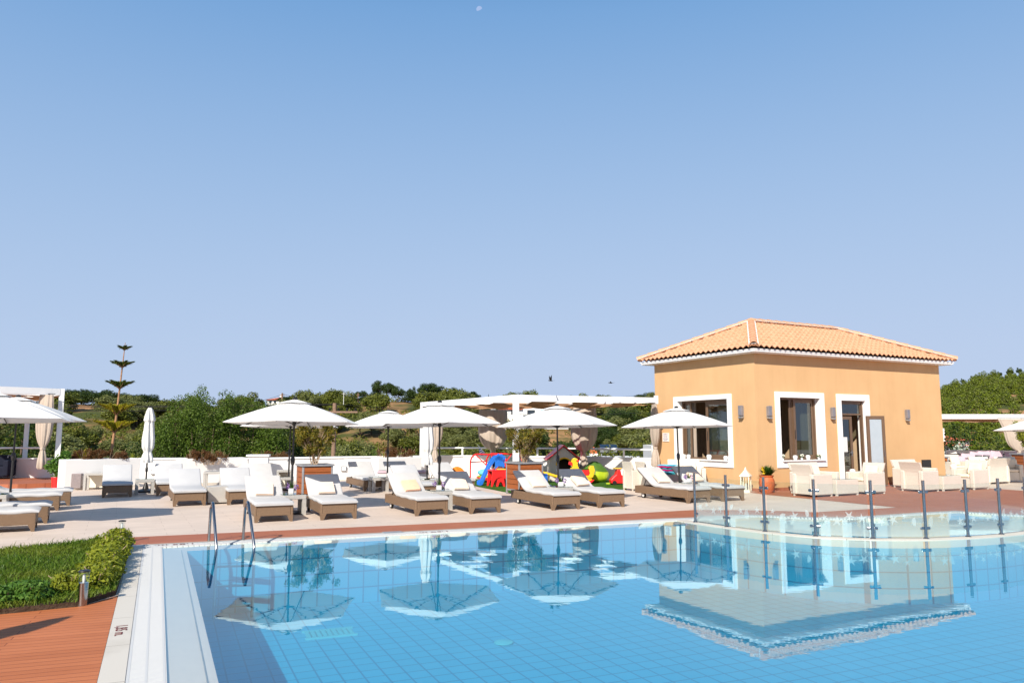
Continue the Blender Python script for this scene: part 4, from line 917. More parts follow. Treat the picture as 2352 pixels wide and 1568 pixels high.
# ---------- parasols
CR=1.42
def parasol(zr_=1.865,za=2.33,rad=CR,strap=True):
    def fn():
        t=thing('parasol','x','parasol'); m=MB(); n=10; k=6
        def edge(i,q,f): # point on facet i, q across, f from apex 0..1
            a0=2*PI*i/k-PI/2; a1=2*PI*(i+1)/k-PI/2; p=Vector((math.cos(a0),math.sin(a0))).lerp(Vector((math.cos(a1),math.sin(a1))),q); r=rad*f; sg=4*q*(1-q)
            return (p.x*r*(1-.02*sg*f),p.y*r*(1-.02*sg*f),za-(za-zr_)*(f**1.12)+.018*math.sin(PI*f)-.03*sg*f*(1-f*.75))
        def cone(m,f0,f1,dz,sc1=1):
            nf=8; nq=6
            for i in range(k):
                b=len(m.v)
                for a in range(nf+1):
                    for q in range(nq+1): x,y,z=edge(i,q/nq,f0+(f1-f0)*a/nf); m.v.append((x,y,z+dz))
                for a in range(nf):
                    for q in range(nq): c=b+a*(nq+1)+q; m.f.append((c,c+1,c+nq+2,c+nq+1))
            return m
        cn=cone(MB(),.10,1,0); c=cn.build('canopy','canopy',t,smooth=True,recalc=False)
        mm=MB(); 
        for i in range(k):
            b=len(mm.v)
            for q in range(7): x,y,z=edge(i,q/6,1.0); mm.v+= [(x,y,z+.002),(x*.995,y*.995,z-.012)]
            for q in range(6): mm.f.append((b+2*q,b+2*q+2,b+2*q+3,b+2*q+1))
        mm.build('hem','canopy',c,recalc=False)
        cone(MB(),.01,.25,.035).build('vent','canopy',c,smooth=True,recalc=False)
        MB().lathe([(.05,0),(.055,.02),(.03,.045),(.005,.05)],(0,0,za+.03),14).build('finial','black',t,smooth=True)
        MB().tube([(0,0,0),(0,0,1.12)],.024,12).build('lower_pole','black',t,smooth=True)
        MB().tube([(0,0,1.12),(0,0,za)],.019,12).build('upper_pole','black',t,smooth=True)
        h=MB().lathe([(.03,0),(.045,.05),(.045,.12),(.03,.17)],(0,0,1.0),14); h.build('crank_housing','black',t,smooth=True)
        MB().tube([(-.03,-.02,1.10),(-.08,-.05,1.11),(-.09,-.05,1.06)],.008,6).build('crank_handle','steel',t)
        for i in range(k):
            a0=2*PI*i/k-PI/2; ex,ey=math.cos(a0)*rad*.97,math.sin(a0)*rad*.97; hx,hy=math.cos(a0)*rad*.5,math.sin(a0)*rad*.5
            MB().tube([(math.cos(a0)*.03,math.sin(a0)*.03,za-.03),(ex,ey,zr_-.008)],.011,6).build('rib','black',t)
            MB().tube([(math.cos(a0)*.03,math.sin(a0)*.03,zr_-.02),(hx,hy,za-(za-zr_)*.48-.03)],.009,6).build('strut','black',t)
        MB().lathe([(.035,0),(.04,.03),(.04,.06),(.03,.08)],(0,0,zr_-.05),12).build('hub','black',t,smooth=True)
        MB().lathe([(.25,0),(.26,.03),(.06,.07),(.04,.22)],(0,0,0),24).build('base','black',t,smooth=True)
        return t
    return fn
PA=Proto(parasol())
def pp(x,D): return ((x-1176)/F*D*1.0,D,0)
GP='open white parasols'
def putp(x,D,lb,rz=0,sc1=(1,1,1)):
    q=Q(x,1080,D); return PA.put((q.x,q.y,0),rz,lb,GP,sc1)
putp(-38,13.3,'open white parasol cut off by the left edge, nearest the camera',R(22))
putp(27,17.0,'open white parasol at the left edge, behind the nearest one, its vent just showing',R(14),(1,1,1.03))
PA.put((T2.x-.07,T2.y+.15,0),R(2),'open white parasol over the two front loungers left of the left wooden planter',GP,(1,1,.985))
putp(663,22.3,'open white parasol behind the left wooden planter, seen under the bigger canopy',R(0),(1,1,.97))
putp(890,22.8,'open white parasol behind and left of the central parasol',R(10),(1,1,.97))
PA.put((T5.x,T5.y+.1,0),R(12),'open white parasol at the centre of the row, left of the pergola',GP,(1,1,.975))
PA.put((T6.x-.02,T6.y+.1,0),R(30),'open white parasol in front of the pergola and the playhouse',GP,(1,1,.96))
PA.put((T7.x-.12,T7.y+.2,0),R(28),'open white parasol in front of the left face of the ochre building',GP,(1,1,.96))
putp(2412,24,'open white parasol cut off by the right edge of the photo',R(5),(1,1,.92))
for o_ in bpy.data.objects:
    if o_.get('group')==GP: o_.rotation_euler.x=-R(1.5)
def furled():
    t=thing('furled_parasol','x','parasol'); g=random.Random(5)
    pr=[(.035,2.34),(.075,2.26),(.115,2.10),(.135,1.98),(.105,1.93),(.12,1.7),(.145,1.45),(.135,1.22),(.085,1.10),(.115,1.0),(.14,.88),(.12,.80),(.05,.80)]
    fine=[]
    for i in range(len(pr)-1):
        for j in range(4): q=j/4; fine.append((pr[i][0]*(1-q)+pr[i+1][0]*q,pr[i][1]*(1-q)+pr[i+1][1]*q))
    fine.append(pr[-1])
    MB().lathe(fine,n=72,fold=.20,fn=7).build('furled_canopy','closedcloth',t,smooth=True)
    MB().lathe([(.088,1.07),(.095,1.09),(.095,1.12),(.088,1.14)],n=24,fold=.1,fn=6).build('strap','closedcloth',t,smooth=True)
    MB().lathe([(.04,2.33),(.045,2.35),(.02,2.38)],n=12).build('finial','black',t,smooth=True)
    MB().tube([(0,0,0),(0,0,2.3)],.022,12).build('pole','black',t,smooth=True)
    MB().lathe([(.025,.55),(.035,.57),(.035,.66),(.025,.68)],n=12).build('collar','black',t,smooth=True)
    MB().lathe([(.27,0),(.28,.04),(.08,.09),(.035,.25)],n=28).build('base','black',t,smooth=True); return t
FU=Proto(furled); GF='furled white parasols'
q=P(334,1129); FU.put((q.x,q.y,0),0,'furled white parasol between the long planter and the big tree, left of centre',GF)
q=P(980.5,1137); FU.put((q.x,q.y,0),R(40),'furled white parasol behind the central parasol, in front of the pergola post',GF,(1,1,.99))
FU.put((-5.1,3.9,0),R(10),'furled white parasol beside the camera whose shadow falls on the wooden deck',GF)
FU.put((-3.2,2.1,0),R(70),'furled white parasol near the pool corner whose shadow falls on the white pool rim',GF)
# ---------- wooden planters with shrubs
def boxplanter(loc,rz,label,w=.75,d=.72,h=.85,seed=1,shape=None):
    t=thing('wooden_planter',label,'planter',loc,rz); f=MB(); s=.045
    for sx in (0,w-s):
        for sy in (0,d-s): f.box(sx,sx+s,sy,sy+s,0,h)
    for z in (.10,h-.045): f.box(s,w-s,0.002,s-.002,z,z+.03); f.box(s,w-s,d-s+.002,d-.002,z,z+.045); f.box(.002,s-.002,s,d-s,z,z+.045); f.box(w-s+.002,w-.002,s,d-s,z,z+.045)
    f.build('frame','galv',t,bev=.004)
    f=MB(); r=.03; f.box(-r,w+r,-r,0.0,h-.03,h+.01); f.box(-r,w+r,d,d+r,h-.03,h+.01); f.box(-r,0,0,d,h-.03,h+.01); f.box(w,w+r,0,d,h-.03,h+.01); f.build('rim','galv',t)
    zs=[.15+i*(h-.19)/5 for i in range(5)]; hh=(h-.19)/5-.012
    for z in zs:
        m=MB(); m.box(s,w-s,.010,.032,z,z+hh); m.box(s,w-s,d-.032,d-.010,z,z+hh); m.box(.010,.032,s,d-s,z,z+hh); m.box(w-.032,w-.010,s,d-s,z,z+hh); m.build('slat','slat',t)
    MB().box(.04,w-.04,.04,d-.04,.12,h-.04).build('soil','soil',t)
    return t
uL=Vector((math.cos(LR),math.sin(LR))); vL=Vector((-uL.y,uL.x))
q=P(692.5,1149); PL1=boxplanter((q.x,q.y,0),LR,'wooden slat planter with a metal frame and an ochre shrub, left of centre'); 
q2=P(1192,1137.5); PL2=boxplanter((q2.x,q2.y,0),LR+R(2),'wooden slat planter with a metal frame at the foot of the pergola post')
def shrub(name,label,c,z0,rad,ht,seed,n=1500,leaf='lf_shrub',sz=.034,twigs=26):
    t=thing(name,label,'shrub',(c.x,c.y,z0)); g=random.Random(seed); bl=[]; mm=MB()
    for i in range(twigs):
        a=g.uniform(0,2*PI); r=rad*g.uniform(.25,1); h=ht*g.uniform(.5,1); p0=Vector((g.uniform(-.08,.08),g.uniform(-.08,.08),0)); p1=Vector((math.cos(a)*r*.45,math.sin(a)*r*.45,h*.5)); p2=Vector((math.cos(a)*r,math.sin(a)*r,h))
        mm.tube([p0,p1,p2],[.008,.005,.002],5,False)
        for k in range(2):
            b=a+g.uniform(-1,1); p3=p1+Vector((math.cos(b)*rad*.4,math.sin(b)*rad*.4,ht*g.uniform(.15,.4))); mm.tube([p1,p3],[.006,.002],4,False); bl.append((p3.x,p3.y,p3.z,.10,.10,.10))
        bl.append((p2.x,p2.y,p2.z,.12,.12,.13)); bl.append((p1.x*1.3,p1.y*1.3,p1.z,.10,.10,.12))
    mm.build('branches','twig',t,recalc=False); leafmesh('leaves',bl,n,sz,leaf,t,seed=seed,asp=.38,shell=.1); return t
cc=q.xy+uL*.37+vL*.36; shrub('planter_shrub','leggy ochre green shrub growing from the left wooden planter',cc,.80,.62,1.30,11,6500)
cc=q2.xy+uL*.37+vL*.36; shrub('planter_shrub','leggy yellow green shrub growing from the right wooden planter around the pergola post',cc,.80,.60,1.30,12,5200)
# ---------- pergolas
def beam(m,a,b,w,h):
    a=Vector(a); b=Vector(b); d=(b-a); n=Vector((-d.y,d.x,0)).normalized()*w/2; z=Vector((0,0,h)); bs=len(m.v)
    m.v+=[tuple(x) for x in (a-n,b-n,b+n,a+n,a-n+z,b-n+z,b+n+z,a+n+z)]; m.f+=[(bs,bs+3,bs+2,bs+1),(bs+4,bs+5,bs+6,bs+7),(bs,bs+1,bs+5,bs+4),(bs+1,bs+2,bs+6,bs+5),(bs+2,bs+3,bs+7,bs+6),(bs+3,bs,bs+4,bs+7)]
def shade(A,B,C,D,nu,nv,z,m,holes,sag=.05,seed=0):
    # cloth woven over the frame, grid with staggered openings
    k=5; g=random.Random(seed)
    def pt(u,v): 
        p=A.lerp(B,u).lerp(D.lerp(C,u),v); fu=(u*nu)%1; return (p.x,p.y,z-sag*math.sin(PI*((v*nv)%1))*(.6+.4*math.sin(u*23)))
    for i in range(nu):
        for j in range(nv):
            a0,a1=i/nu,(i+1)/nu; b0,b1=j/nv,(j+1)/nv
            cut=holes(i,j)
            ks=4
            for x in range(ks):
                for y in range(ks):
                    if cut and x in cut[0] and y in cut[1]: continue
                    us=(a0+(a1-a0)*x/ks,a0+(a1-a0)*(x+1)/ks); vs=(b0+(b1-b0)*y/ks,b0+(b1-b0)*(y+1)/ks)
                    m.add([pt(us[0],vs[0]),pt(us[1],vs[0]),pt(us[1],vs[1]),pt(us[0],vs[1])],[(0,1,2,3)])
def pergola(label,pts,z,h,posts,nu,nv,holes,seed):
    t=thing('pergola',label,'pergola'); p=[Vector((x[0],x[1],z)) for x in pts]; n=len(p)
    for i in range(n):
        a,b=p[i],p[(i+1)%n]; m=MB(); d=(b-a).normalized()*.07; beam(m,a+d,b-d,.12,h); m.build('beam','white_metal',t)
    for (x,y,zb) in posts: m=MB(); m.box(-.07,.07,-.07,.07,zb,z+h+.002); m.xf((x,y,0),LR); m.build('post','white_metal',t)
    for k in range(1,nv):
        v=k/nv; a=p[0].lerp(p[3],v); b=p[1].lerp(p[2],v); a,b=a.lerp(b,.03),b.lerp(a,.03); m=MB(); beam(m,a+Vector((0,0,.10)),b+Vector((0,0,.10)),.04,.05); m.build('rafter','white_metal',t)
    m=MB(); shade(p[0],p[1],p[2],p[3],nu,nv,z-.03,m,holes,.11,seed); m.build('shade_cloth','reed',t,smooth=True,recalc=False); return t
pc=Q(1184.8,917,22.3); pr_=Q(1507,922.5,24.2); pl_=Q(971,932,28.0); pb=Q(1338,937,27.0)
zP=pc.z-.02
hol=lambda i,j: ((0,1,2),(0,1,2)) if (i+j)%2==0 else None
mp_=onW(1133); 
PG=pergola('white framed pergola with tan shade cloth between the central parasol and the ochre building',[pc,pr_,pb,pl_],zP,.155,[(pc.x,pc.y,0),(pl_.x,pl_.y,0),(pb.x,pb.y,0),(mp_.x,mp_.y-.1,0)],7,5,hol,1)
m=MB(); m.box(-.04,.04,-.06,.06,zP-.04,zP+.22); m.xf((pr_.x,pr_.y,0),LR); m.build('end_cap','white_metal',PG)
a=Q(142,905.5,23.6); b=Q(-160,880,21.0); c=b+Vector((-2.6,2.8,0)); d=a+Vector((-2.9,3.0,0)); zL=a.z-.03
pergola('white framed pergola with tan shade cloth cut off by the left edge',[b,a,d,c],zL,.20,[(a.x,a.y,0),(d.x,d.y,0)],6,3,lambda i,j:((1,2),(1,)) if (i+j)%2==0 else None,2)
a=Q(2150,959,31); b=Q(2700,957,31); zR=a.z-.02
pergola('white framed pergola beyond the right end of the ochre building',[(a.x,a.y),(b.x,b.y),(b.x,b.y+3.4),(a.x,a.y+3.4)],zR,.16,[(b.x,b.y,0),(Q(2362,1000,34).x,34.2,0)],8,3,lambda i,j:((1,2),(1,)) if (i+j)%2==0 else None,3)
def curtain(label,c,ang,ztop,wt,wm,ztie,zbot=None,seed=0,tail=True,th=.16):
    t=thing('tied_curtain',label,'curtain',(c[0],c[1],0),ang,'tied curtains hanging from the pergolas'); m=MB(); rows=22; n=90; g=random.Random(seed); ph=g.random()*6
    for i in range(rows+1):
        q=i/rows; z=ztop+(ztie-ztop)*q
        tp=math.sqrt(max(0,1-((q-.5)/.5)**2)) if q>.5 else 1
        wv=max(.10,(wt+(wm-wt)*math.sin(min(1,q*1.6)*PI/2))*tp); dep=max(.07,th*(.35+.65*math.sin(min(q,.6)*PI*.8))*tp)
        for j in range(n):
            a=2*PI*j/n; f=1+.14*math.sin(7*a+ph+q*.8)+.07*math.sin(17*a+ph*2)
            m.v.append((wv/2*math.cos(a)*(1+.04*math.sin(9*a)),dep*.9*math.sin(a)*f,z+.03*math.cos(a*2)*(q)))
    for i in range(rows):
        for j in range(n): j2=(j+1)%n; m.f.append((i*n+j,i*n+j2,(i+1)*n+j2,(i+1)*n+j))
    m.build('drape','curtain',t,smooth=True)
    MB().lathe([(.05,-.04),(.075,-.02),(.075,.03),(.05,.05)],(0,0,ztie),16,.1,5).build('tie','curtain',t,smooth=True)
    if tail: MB().lathe([(.05,0),(.09,-.15),(.12,-.35),(.13,-.55),(.10,-.60)],(0,0,ztie),48,.16,6).build('tail','curtain',t,smooth=True)
    r=MB().tube([(-wt/2-.05,0,ztop+.03),(wt/2+.05,0,ztop+.03)],.012,6); r.build('curtain_rod','black',t); return t
q=onW(1133); zq=Q(1133,941,q.y).z; curtain('taupe tied curtain at the middle pergola post behind the red climbing frame',(q.x,q.y-.28),R(0),zq,1.00,1.06,Q(1133,1035,q.y).z,seed=1,th=.3)
q=onW(1338); curtain('taupe tied curtain at the pergola corner post behind the playhouse',(q.x,q.y-.30),R(-20),Q(1338,936,q.y).z,.85,.95,Q(1341,1038,q.y).z,seed=2,th=.28)
q=Q(1001,940,27.6); curtain('pale tied curtain at the left rear pergola post beside the furled parasol',(q.x,q.y-.1),R(0),Q(1000,935,27.6).z,.45,.55,Q(1000,1030,27.6).z,seed=3)
q=Q(1503,940,25.0); curtain('taupe tied curtain between the pergola and the ochre wall',(q.x,q.y),R(90),Q(1503,928,25.).z,.5,.7,Q(1500,1028,25.0).z,seed=4)
q=Q(110,940,23.4); curtain('beige tied curtain on the left pergola post, tail hanging over the parapet',(q.x+.02,q.y-.15),R(0),Q(110,907,23.4).z,.42,.52,Q(112,1030,23.4).z,seed=5)
q=Q(2328,970,31.0); curtain('taupe tied curtain hanging from the right pergola',(q.x,q.y-.2),R(0),Q(2328,962,31.).z,1.45,1.0,Q(2328,1036,31.).z,seed=6)
# ---------- glass fence on the dividing wall
FP_=[(3.38,14.34),(3.77,13.66),(4.23,13.02),(4.84,12.43),(5.63,12.16),(6.46,12.16),(7.24,12.37),(7.95,12.66),(8.65,13.06)]
GF_=thing('glass_fence','curved glass fence with steel posts standing in the pool','glass fence')
g=random.Random(2)
def star(m,c,xd,r,rot):
    b=len(m.v); z=Vector((0,0,1)); xd=Vector((xd.x,xd.y,0)); pts=[]
    for i in range(10): a=rot+PI*i/5; q=r if i%2==0 else r*.30; pts.append(c+xd*(q*math.cos(a))+z*(q*math.sin(a)))
    m.v+=[tuple(c)]+[tuple(p) for p in pts]
    for i in range(10): m.f.append((b,b+1+i,b+1+(i+1)%10))
def shell(m,c,xd,r,rot):
    z=Vector((0,0,1)); xd=Vector((xd.x,xd.y,0))
    for i in range(7):
        a=rot+PI*(i-3)/8; p=c+xd*(r*math.cos(a))+z*(r*math.sin(a)); q=Vector((-math.sin(a),math.cos(a))); e=.008; b=len(m.v)
        m.v+=[tuple(c),tuple(p+xd*q.x*e*1.5+z*q.y*e*1.5),tuple(p-xd*q.x*e*1.5-z*q.y*e*1.5)]; m.f.append((b,b+1,b+2))
for i,(x,y) in enumerate(FP_):
    po=MB().tube([(x,y,.0),(x,y,.90)],.024,16).build('post','steel',GF_,smooth=True)
    MB().lathe([(.045,0),(.045,.008),(.03,.02)],(x,y,.004),20).build('base_flange','steel',po,smooth=True)
    for j in (i-1,i+1):
        if 0<=j<len(FP_):
            d=(Vector(FP_[j])-Vector((x,y))).normalized()
            for z in (.16,.72):
                m=MB().box(.018,.085,-.014,.014,z-.022,z+.022); m.xf((x,y,0),math.atan2(d.y,d.x)); m.build('clamp','steel',GF_,bev=.012)
for i in range(len(FP_)-1):
    a=Vector(FP_[i]); b=Vector(FP_[i+1]); d=(b-a).normalized(); ln=(b-a).length; n=Vector((-d.y,d.x)); a1=a+d*.055; b1=b-d*.055
    m=MB(); bs=[a1-n*.004,b1-n*.004,b1+n*.004,a1+n*.004]; m.v=[(q.x,q.y,.03) for q in bs]+[(q.x,q.y,.83) for q in bs]; m.f=[(0,3,2,1),(4,5,6,7),(0,1,5,4),(1,2,6,5),(2,3,7,6),(3,0,4,7)]
    pn=m.build('glass_panel','fenceglass',GF_); m=MB(); k=max(3,int(ln/.17))
    for j in range(k):
        c=a1.lerp(b1,(j+.5)/k)-n*.006; cz=Vector((c.x,c.y,.30+.05*math.sin(j*2.1+i)))
        (star if (j+i)%2==0 or g.random()<.4 else shell)(m,cz,d,.05+.045*g.random(),g.random()*6)
    m.build('etched_motif','etch',pn,recalc=False)
# ---------- pool ladder
def lad():
    b1=P(479.2,1243.5,.0); f1=P(496.4,1260,.0); b2=P(558,1240.5,0); f2=P(583,1257.5,0); t=thing('pool_ladder','stainless steel pool ladder with two curved rails entering the water','ladder')
    for b,f in ((b1,f1),(b2,f2)):
        tz=.60; path=[b]; m1=b.lerp(f,.10); path.append(Vector((m1.x,m1.y,tz*.85)))
        for q in (.2,.6,.9): 
            pass
        c=b.lerp(f,.32)
        for k in range(1,8):
            a=PI*(1-k/8); path.append(Vector((c.x,c.y,tz-.10))+ (f-b).normalized()*(.10*math.cos(a))+Vector((0,0,.10*math.sin(a))))
        path.append(Vector(f)+Vector((0,0,.05))); e=f+(f-b)*.05; path.append(Vector((e.x,e.y,-.15))); path.append(Vector((e.x,e.y,-1.0))); path.append(Vector(b.lerp(f,.8))+Vector((0,0,-1.12)))
        MB().tube(path,.021,12).build('rail','steel',t,smooth=True)
    for z in (-.25,-.52,-.80):
        a=f1+(f1-b1)*.05; c=f2+(f2-b2)*.05; m=MB(); beam(m,Vector((a.x,a.y,z)),Vector((c.x,c.y,z)),.07,.025); m.build('step','steel',t)
lad()
# ---------- bollard lamps
def bol():
    t=thing('bollard_lamp','x','bollard lamp'); MB().tube([(0,0,0),(0,0,.215)],.042,24).build('stem','steel',t,smooth=True); MB().tube([(0,0,.215),(0,0,.315)],.045,24,False).build('glass_tube','glass',t,smooth=True)
    MB().lathe([(.052,0),(.055,.006),(.05,.014),(.03,.02)],(0,0,.315),28).build('cap','black',t,smooth=True); MB().lathe([(.012,0),(.014,.05),(.008,.08)],(0,0,.215),12).build('bulb','ceramic',t,smooth=True); return t
BO=Proto(bol); q=P(189,1390); BO.put((q.x,q.y,.0),0,'steel bollard lamp at the near edge of the lawn',"bollard lamps in the lawn"); q=P(278,1246); BO.put((q.x,q.y,.0),0,'steel bollard lamp rising behind the far end of the hedge',"bollard lamps in the lawn")
# ================= LOUNGE FURNITURE =================
def armchair(w=.68,d=.74,cush=True,mat='wickerc',pil=True):
    def fn():   # local: faces -y, origin at front-left corner on the ground
        t=thing('wicker_armchair' if w<.9 else 'wicker_sofa','x','armchair' if w<.9 else 'sofa'); a=.13
        MB().box(a,w-a,.02,d-.10,.06,.33).build('seat_base',mat,t,bev=.01)
        for s in (0,1):
            x0=0 if s==0 else w-a; MB().box(x0,x0+a,0,d,.05,.58).build('armrest',mat,t,bev=.025)
        m=MB(); n=8; b=0
        for i in range(n+1):
            q=i/n; z=.06+q*.76; y=d-.10+.10*max(0,(q-.55)/.45)**1.5
            for (x,yy) in ((a*.5 if q<.68 else 0.02,y),(w-(a*.5 if q<.68 else .02),y),(w-(a*.5 if q<.68 else .02),y+.07),(a*.5 if q<.68 else .02,y+.07)): m.v.append((x,yy,z+ (0.0)))
        for i in range(n):
            for j in range(4): j2=(j+1)%4; m.f.append((i*4+j,i*4+j2,(i+1)*4+j2,(i+1)*4+j))
        m.f.append((0,1,2,3)); m.f.append((n*4+3,n*4+2,n*4+1,n*4)); m.build('backrest',mat,t,bev=.008)
        for x in (.02,w-.06):
            for y in (.02,d-.06): MB().box(x,x+.04,y,y+.04,0,.055).build('foot',mat,t)
        if cush:
            MB().box(a+.01,w-a-.01,.0,d-.12,.335,.43).build('seat_cushion','cush',t,bev=.035)
            if pil: m=MB().box(-.2,.2,-.055,.055,-.17,.17); m.xf((w/2+.1,d-.26,.59),0,rx=-.3); m.build('pillow','cush',t,bev=.05)
        return t
    return fn
ARM=Proto(armchair()); SOF=Proto(armchair(1.14,.72)); GA='cream wicker armchairs'; GS='cream wicker sofas'
def put_c(pr,px,py,rz,label,grp,w=.68,d=.74,corner='fl'):
    p=P(px,py); x={'fl':(0,0),'fr':(w,0),'bl':(0,d),'br':(w,d)}[corner]; c,s=math.cos(rz),math.sin(rz)
    return pr.put((p.x-(c*x[0]-s*x[1]),p.y-(s*x[0]+c*x[1]),0),rz,label,grp)
B=BA
# nearest group by the pot
put_c(ARM,1869,1142.5,B+PI/2,'cream wicker armchair with its back to the terracotta pot, nearest the glass fence',GA,corner='bl')
put_c(SOF,1864,1136.5,B,'cream wicker sofa under the right face window of the ochre building',GS,1.14,.72,'fl')
put_c(ARM,1994,1136,B-PI/2,'cream wicker armchair beside the open door, facing the low table',GA,corner='fr')
def ctable(px,py,w,d,h,label,rz=B):
    p=P(px,py); t=thing('coffee_table',label,'coffee table',(p.x,p.y,0),rz); MB().box(0,w,0,d,.05,h).build('body','wickerc',t,bev=.012)
    for x in (0.01,w-.06):
        for y in (.01,d-.06): MB().box(x,x+.05,y,y+.05,0,.05).build('foot','wickerc',t)
    MB().box(.01,w-.01,.01,d-.01,h+.002,h+.012).build('glass_top','tableglass',t); return p
a=ctable(1923,1139.4,.85,.62,.42,'cream wicker coffee table with a glass top in front of the open door')
q=P(1952,1123); HV.put((q.x-.05,q.y-.35,.435),0,'round white vase on the coffee table in front of the open door','white vases on the coffee tables',(1.2,)*3)
# second group
put_c(SOF,2102,1122,B,'cream wicker sofa against the ochre wall right of the wall light',GS,1.14,.72,'fl')
put_c(ARM,2121,1130.5,B+PI/2,'cream wicker armchair seen from behind in front of the sofa on the blank wall',GA,corner='bl')
ctable(2168,1128,.85,.7,.42,'cream wicker coffee table with a dark glass top at the building end')
q=P(2190,1112); HV.put((q.x-.02,q.y-.1,.435),0,'white heart shaped vase on the coffee table at the building end','white vases on the coffee tables',(1.5,)*3)
put_c(ARM,2239,1125,B-PI/2,'cream wicker armchair with a visible seat cushion right of the building end table',GA,corner='fr')
q=P(2182,1112); SOF.put((q.x+1.9,q.y+1.1,0),B+PI,'cream wicker sofa seen from behind, right of the building end',GS)
q=P(2190,1098); SOF.put((q.x,q.y,0),B-R(8),'cream wicker sofa furthest back, in front of the pink cushions',GS)
q=P(2256,1108); ARM.put((q.x,q.y,0),B-R(30),'cream wicker armchair in the far right group, second from the right edge',GA)
q=P(2300,1107); ARM.put((q.x,q.y,0),B-R(45),'cream wicker armchair cut off by the right edge of the photo',GA)
q=P(2268,1108); ctable(2262,1107,.6,.6,.42,'small cream wicker table between the two far right armchairs',B-R(20))
# behind front row, at the building's left face
q=P(1453,1127.5); vv=BV*-.0; ARM.put((q.x+BU.x*.46,q.y+BU.y*.46,0),B+PI/2,'left of two cream wicker armchairs with backs to the pool, beside the toy car',GA,(.68,.62,1))
q=P(1484,1128.5); ARM.put((q.x+BU.x*.46,q.y+BU.y*.46,0),B+PI/2,'right of two cream wicker armchairs with backs to the pool, behind the lounger',GA,(.68,.62,1))
q=P(1585,1123); SOF.put((q.x-.55,q.y+.55,0),B-PI/2+R(50),'cream wicker sofa under the left face window, behind the last loungers',GS)
# towel trolley with stacked towels
q=P(1552,1124); t=thing('towel_crate','grey crate holding folded pool towels behind the rightmost lounger pair','crate',(q.x,q.y+.1,0),LR); MB().box(-.38,.38,0,.45,.05,.42).build('body','wickerg',t,bev=.01)
for i,(mt,nm) in enumerate((('teal_t','teal'),('aqua_t','light blue'),('mag_t','magenta'),('teal_t','teal'),('mag_t','dark magenta'),('aqua_t','pale aqua'))):
    pos=('bottom','second','third','fourth','fifth','top')[i]
    o=sweep([(0,0),(.15,.01),(.30,.004),(.42,.0)],.52-.02*i,.045,.018).build('stacked_towel',mt,None,smooth=True); o.location=(q.x-.05,q.y+.15,.45+.046*i); o.rotation_euler=(0,0,LR+R((i*29)%17-8)); tag(o,'%s folded towel, %s of the stack on the grey crate'%(nm,pos),'towel','towels stacked on the grey crate')
# lantern
def lantern(loc):
    t=thing('floor_lantern','tall cream lantern with a pointed roof standing against the ochre wall','lantern',loc,B-PI/2+R(30)); w=.13
    MB().box(-w,w,-w,w,.0,.05).build('base','cream',t,bev=.006)
    m=MB()
    for x in (-w+.01,w-.035):
        for y in (-w+.01,w-.035): m.box(x,x+.025,y,y+.025,.05,.44)
    for z in (.05,.42): m.box(-w+.035,w-.035,-w+.012,-w+.03,z,z+.02); m.box(-w+.035,w-.035,w-.03,w-.012,z,z+.02); m.box(-w+.012,-w+.03,-w+.035,w-.035,z,z+.02); m.box(w-.03,w-.012,-w+.035,w-.035,z,z+.02)
    for x in (-.04,.03): m.box(x,x+.012,-w+.014,-w+.024,.07,.42); m.box(-w+.014,-w+.024,x,x+.012,.07,.42)
    m.build('frame','cream',t)
    m=MB(); r=[(w*1.55,.44),(w*1.5,.46),(w*.9,.53),(w*.75,.545),(.07,.58),(.05,.60),(.03,.61),(.04,.635),(.02,.66),(.012,.69)]; MB().lathe(r,n=4).xf((0,0,0),PI/4).build('roof','cream',t); MB().lathe([(.035,.05),(.035,.25)],n=14).build('candle','ceramic',t,smooth=True)
    MB().box(-w+.036,w-.036,-w+.02,-w+.022,.07,.42).build('pane','glass',t)
q=P(1714,1130.5); lantern((q.x,q.y,0))
# terracotta pot with fern and yellow flower
def blades(name,mat,c,n,ln,w,spread,seed,parent,droop=.35,up_=1):
    g=random.Random(seed); m=MB()
    for i in range(n):
        a=g.uniform(0,2*PI); s=g.uniform(.1,spread); m.blade((c[0]+g.uniform(-.04,.04),c[1]+g.uniform(-.04,.04),c[2]),(math.cos(a)*s,math.sin(a)*s,up_),ln*g.uniform(.6,1),w,droop=droop,seg=4)
    return m.build(name,mat,parent,recalc=False)
q=P(1762,1131); t=thing('plant_pot','terracotta urn with dark green fern and a yellow flower at the building corner','plant pot',(q.x,q.y,0))
MB().lathe([(.14,0),(.15,.02),(.19,.12),(.215,.25),(.20,.36),(.165,.42),(.19,.45),(.195,.475),(.165,.475),(.15,.43)],n=32).build('urn','clay',t,smooth=True)
blades('fern','lf_fern',(0.03,0,.43),260,.46,.045,1.1,3,t,.25)
m=MB(); g=random.Random(4)
for (x,y,z) in ((-.13,-.08,.66),(-.11,-.10,.56)):
    for k in range(9): a=2*PI*k/9; m.blade((x,y,z),(math.cos(a),-.5,math.sin(a)),.07,.045,droop=0)
m.build('flower','yellowfl',t,recalc=False)
